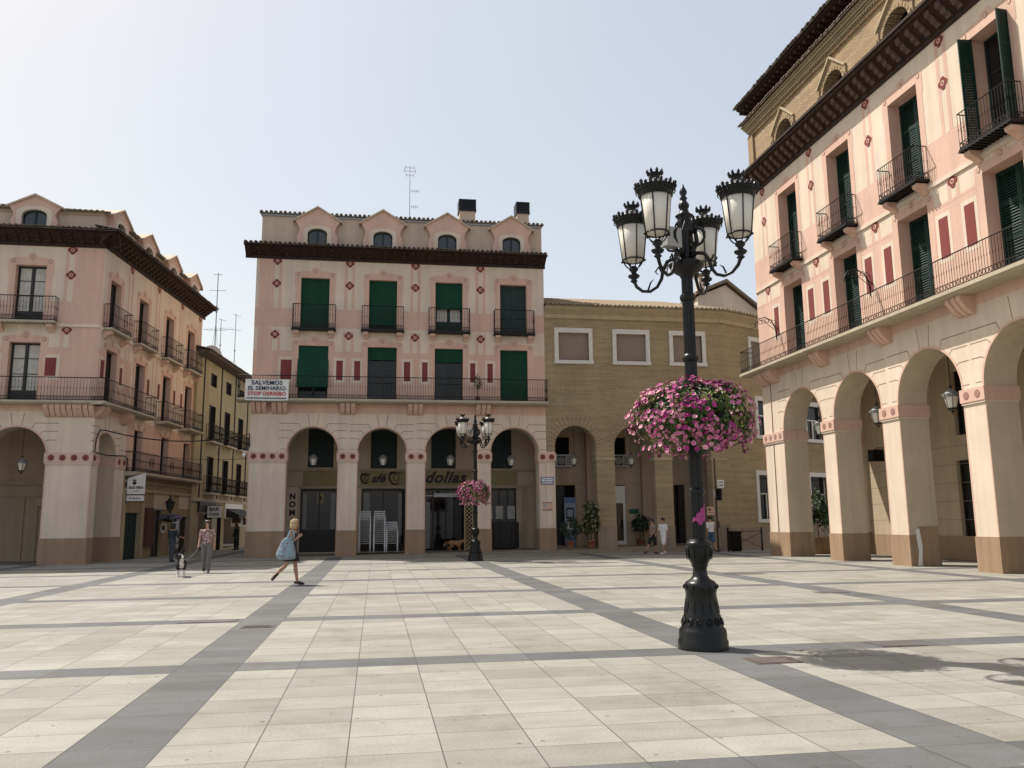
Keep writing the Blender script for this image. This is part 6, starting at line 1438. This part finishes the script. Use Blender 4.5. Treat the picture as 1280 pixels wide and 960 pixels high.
# ================================================================== ground
def ground_mat():
    m, nt, b = mk('square_paving'); g = nt.nodes.new('ShaderNodeNewGeometry'); sp = nt.nodes.new('ShaderNodeSeparateXYZ'); nt.links.new(g.outputs['Position'], sp.inputs[0])
    X, Y = sp.outputs[0], sp.outputs[1]; co = g.outputs['Position']
    xs, ys = mth(nt, 'SUBTRACT', X, 3.82), mth(nt, 'SUBTRACT', Y, 10.01)
    xm, ym = mth(nt, 'FLOORED_MODULO', xs, 6.0), mth(nt, 'FLOORED_MODULO', ys, 4.83)
    bx, by = mth(nt, 'LESS_THAN', xm, .68), mth(nt, 'LESS_THAN', ym, .57)
    cx = mth(nt, 'DIVIDE', mth(nt, 'SUBTRACT', xm, .68), .665); cy = mth(nt, 'DIVIDE', mth(nt, 'SUBTRACT', ym, .57), .5325)
    ix = mth(nt, 'ADD', mth(nt, 'FLOOR', cx), mth(nt, 'MULTIPLY', mth(nt, 'FLOOR', mth(nt, 'DIVIDE', xs, 6.0)), 13.0))
    iy = mth(nt, 'ADD', mth(nt, 'FLOOR', cy), mth(nt, 'MULTIPLY', mth(nt, 'FLOOR', mth(nt, 'DIVIDE', ys, 4.83)), 11.0))
    cell = nt.nodes.new('ShaderNodeCombineXYZ'); nt.links.new(ix, cell.inputs[0]); nt.links.new(iy, cell.inputs[1])
    wn = nt.nodes.new('ShaderNodeTexWhiteNoise'); wn.noise_dimensions = '2D'; nt.links.new(cell.outputs[0], wn.inputs['Vector']); rnd = wn.outputs['Value']
    def joint(c, size, w):
        f = mth(nt, 'FRACT', c); d = mth(nt, 'MULTIPLY', mth(nt, 'MINIMUM', f, mth(nt, 'SUBTRACT', 1.0, f)), size); return mth(nt, 'LESS_THAN', d, w)
    jx = mth(nt, 'MULTIPLY', joint(cx, .665, .0050), mth(nt, 'SUBTRACT', 1.0, bx)); jy = mth(nt, 'MULTIPLY', joint(cy, .5325, .0046), mth(nt, 'SUBTRACT', 1.0, by))
    def edge(c, a, w): return mth(nt, 'LESS_THAN', mth(nt, 'ABSOLUTE', mth(nt, 'SUBTRACT', c, a)), w)
    e = mth(nt, 'MAXIMUM', mth(nt, 'MAXIMUM', edge(xm, .68, .006), edge(xm, .005, .006)), mth(nt, 'MAXIMUM', edge(ym, .57, .005), edge(ym, .004, .005)))
    j = mth(nt, 'MAXIMUM', mth(nt, 'MAXIMUM', jx, jy), e); band = mth(nt, 'MAXIMUM', bx, by)
    light = ramp(nt, rnd, [(0, PAV[0]), (.5, PAV[1]), (1, PAV[2])]); grey = ramp(nt, rnd, [(0, (.098, .100, .101)), (1, (.130, .132, .132))])
    base = mix(nt, band, light, grey)
    n1 = noise(nt, co, .35, 5, .6); n2 = noise(nt, co, 2.3, 6, .7); n3 = noise(nt, co, 42, 4, .75)
    st = noise(nt, co, 1.0, 5, .65, (.9, 3.2, 1))
    base = mix(nt, 1, base, ramp(nt, n1, [(.28, (.88, .87, .85)), (.7, (1.05,)*3)]), 'MULTIPLY')
    base = mix(nt, 1, base, ramp(nt, n2, [(.25, (.90, .89, .87)), (.75, (1.06,)*3)]), 'MULTIPLY')
    base = mix(nt, 1, base, ramp(nt, st, [(.30, (.86, .85, .82)), (.5, (1,)*3), (.72, (1.07,)*3)]), 'MULTIPLY')
    base = mix(nt, 1, base, ramp(nt, n3, [(.25, (.70,)*3), (.5, (1,)*3), (.75, (1.16,)*3)]), 'MULTIPLY')
    soil = noise(nt, co, .8, 7, .72, (1, .55, 1)); base = mix(nt, 1, base, ramp(nt, soil, [(.33, (.84, .825, .79)), (.47, (1,)*3)]), 'MULTIPLY')
    drip = noise(nt, co, 6.0, 3, .6); base = mix(nt, 1, base, ramp(nt, drip, [(.24, (.80, .78, .74)), (.33, (1,)*3)]), 'MULTIPLY')
    v = nt.nodes.new('ShaderNodeTexVoronoi'); v.voronoi_dimensions = '2D'; v.inputs['Scale'].default_value = 1.7; nt.links.new(co, v.inputs['Vector'])
    spot = mth(nt, 'MULTIPLY', mth(nt, 'LESS_THAN', v.outputs['Distance'], mth(nt, 'MULTIPLY', n2, .062)), mth(nt, 'GREATER_THAN', noise(nt, co, .9, 3, .6), .50))
    base = mix(nt, mth(nt, 'MULTIPLY', spot, .62), base, (.05, .047, .04)); v2 = nt.nodes.new('ShaderNodeTexVoronoi'); v2.voronoi_dimensions = '2D'; v2.inputs['Scale'].default_value = 2.3; nt.links.new(co, v2.inputs['Vector'])
    base = mix(nt, mth(nt, 'MULTIPLY', mth(nt, 'MULTIPLY', mth(nt, 'LESS_THAN', v2.outputs['Distance'], mth(nt, 'MULTIPLY', n2, .04)), mth(nt, 'GREATER_THAN', noise(nt, co, 1.3, 3, .6), .56)), .40), base, (.46, .45, .42))
    base = mix(nt, mth(nt, 'MULTIPLY', j, .86), base, (.06, .055, .045))
    nt.links.new(base, b.inputs['Base Color']); b.inputs['Specular IOR Level'].default_value = .3
    nt.links.new(ramp(nt, n2, [(.3, (.62,)*3), (.7, (.82,)*3)]), b.inputs['Roughness'])
    bump(nt, b, mth(nt, 'SUBTRACT', mth(nt, 'MULTIPLY', n3, .35), j), .35, .006)
    return m
PAV = ((.240, .232, .198), (.272, .264, .226), (.308, .299, .258))
mb = MB(); mb.quad((-220, -120, 0), (220, -120, 0), (220, 320, 0), (-220, 320, 0)); tag(build(mb, 'ground', ground_mat()), kind='structure')
m_pave = plaster('arcade_pavement', (.25, .215, .165), .1)
mb = MB()
mb.prism([(-4.3, -.02), (17.6, -.02), (17.6, .12), (15.2, .22), (9.0, .17), (-4.3, .006)], 41.55, 46.4)
tag(build(mb, 'pavement', m_pave), kind='structure')
# covers and drains let into the paving
def flat(name, label, cat, x, y, w, d, m, slots=0, z=.006):
    t = thing(name, label, cat, (x, y, 0)); mb = MB(); mb.box(-w/2, w/2, -d/2, d/2, -.02, z, 0)
    mb.box(-w/2+.03, w/2-.03, -d/2+.03, d/2-.03, -.02, z+.004, 0)
    f = build(mb, 'frame', m, t)
    if slots:
        mb = MB()
        for k in range(slots): mb.box(-w/2+.05+k*(w-.1)/slots, -w/2+.05+(k+.55)*(w-.1)/slots, -d/2+.05, d/2-.05, z, z+.0055)
        build(mb, 'slot', m_black, t)
    return t
m_cover = plain('worn_brown_steel_cover', (.105, .085, .07), .6, .2, .2); m_cover2 = plain('grey_steel_cover', (.11, .10, .09), .6, .2, .2)
flat('drain_grate', 'slotted iron drain grate in the grey paving band near the woman with the bag', 'drain', -1.80, 14.15, .52, .34, m_cover, 9)
flat('service_cover', 'long dark service cover in the cross band beside the drain grate', 'cover', -2.72, 15.13, .95, .42, m_cover2)
flat('service_cover', 'brown square service cover beside the foot of the tall street lamp', 'cover', 4.52, 9.42, .55, .45, m_cover)
flat('service_cover', 'grey service cover in the cross band on the shadow side of the tall street lamp', 'cover', 6.62, 10.28, .62, .46, m_cover2)
flat('service_cover', 'small dark cover in the long grey band before the sunny arcade', 'cover', 9.9, 17.6, .7, .4, m_cover2)
m_stain = plain('damp_paving_stain', (.105, .098, .082), .45, var=.25, sc=1.5)
random.seed(3)
for x, y, a, b_, lab in ((10.9, 24.2, .62, .36, 'damp dark patch on the paving before the sunny corner pier'), (6.0, 33.0, 1.5, .35, 'long damp patch on the paving beside the lamp before the cafe'), (8.1, 32.2, 1.3, .3, 'thin damp patch on the paving before the potted plants')):
    mb = MB(); P = [(x+a*cos(q*pi/14)*(1+.18*sin(3*q)+random.uniform(-.08, .08)), y+b_*sin(q*pi/14)*(1+random.uniform(-.15, .15))) for q in range(28)]
    mb.add([(p, q, .004) for p, q in P], [list(range(28))]); o = build(mb, 'damp_ground', m_stain); tag(o, lab, 'stain', kind='structure')

# ================================================================== light, sky, camera
SUN = Vector((-.525, .43, 1)).normalized(); EL = math.asin(SUN.z)
w = bpy.data.worlds.new('World'); SC.world = w; w.use_nodes = True; nt = w.node_tree
bg = nt.nodes['Background']; sky = nt.nodes.new('ShaderNodeTexSky'); sky.sky_type = 'NISHITA'; sky.sun_disc = False
sky.sun_elevation = EL; sky.sun_rotation = math.atan2(SUN.x, SUN.y)
sky.altitude = 480; sky.air_density = SKY[0]; sky.dust_density = SKY[1]; sky.ozone_density = SKY[2]
hz_ = mix(nt, 1, mix(nt, 1, sky.outputs[0], (.40, .325, .19), 'MULTIPLY'), (1.20, 1.27, 1.68), 'ADD')   # thin bright haze over the blue
nt.links.new(hz_, bg.inputs[0]); bg.inputs[1].default_value = SKY[3]
sl = bpy.data.lights.new('sun', 'SUN'); sl.energy = SUNE; sl.angle = radians(.53); sl.color = (1, .96, .89)
so = bpy.data.objects.new('sun', sl); COL.objects.link(so); so.rotation_euler = (-SUN).to_track_quat('-Z', 'Y').to_euler(); so.location = (0, 0, 60)
yaw, pit, rol, F_, H_ = radians(9.2), radians(9.3), radians(-.55), 1050.0, 1.6
cy, sy, cp, sp_, cr, sr = cos(yaw), sin(yaw), cos(pit), sin(pit), cos(rol), sin(rol)
fwd0 = Vector((sy, cy, 0)); rt = Vector((cy, -sy, 0)); u0 = Vector((0, 0, 1)); fwd = cp*fwd0 + sp_*u0; up = -sp_*fwd0 + cp*u0
r_ = cr*rt + sr*up; u_ = -sr*rt + cr*up
cd = bpy.data.cameras.new('camera'); cd.lens = F_/1280*36; cd.sensor_width = 36; cd.clip_start = .1; cd.clip_end = 1500
co_ = bpy.data.objects.new('camera', cd); COL.objects.link(co_)
co_.matrix_world = Matrix(((r_.x, u_.x, -fwd.x, 0), (r_.y, u_.y, -fwd.y, 0), (r_.z, u_.z, -fwd.z, H_), (0, 0, 0, 1)))
SC.camera = co_
vs_ = SC.view_settings; vs_.view_transform = 'Standard'; vs_.look = 'None'; vs_.gamma = 1; vs_.use_curve_mapping = False; vs_.exposure = EXPO
SC.render.engine = 'CYCLES'; SC.cycles.max_bounces = 8; SC.cycles.diffuse_bounces = 5; SC.cycles.use_denoising = True
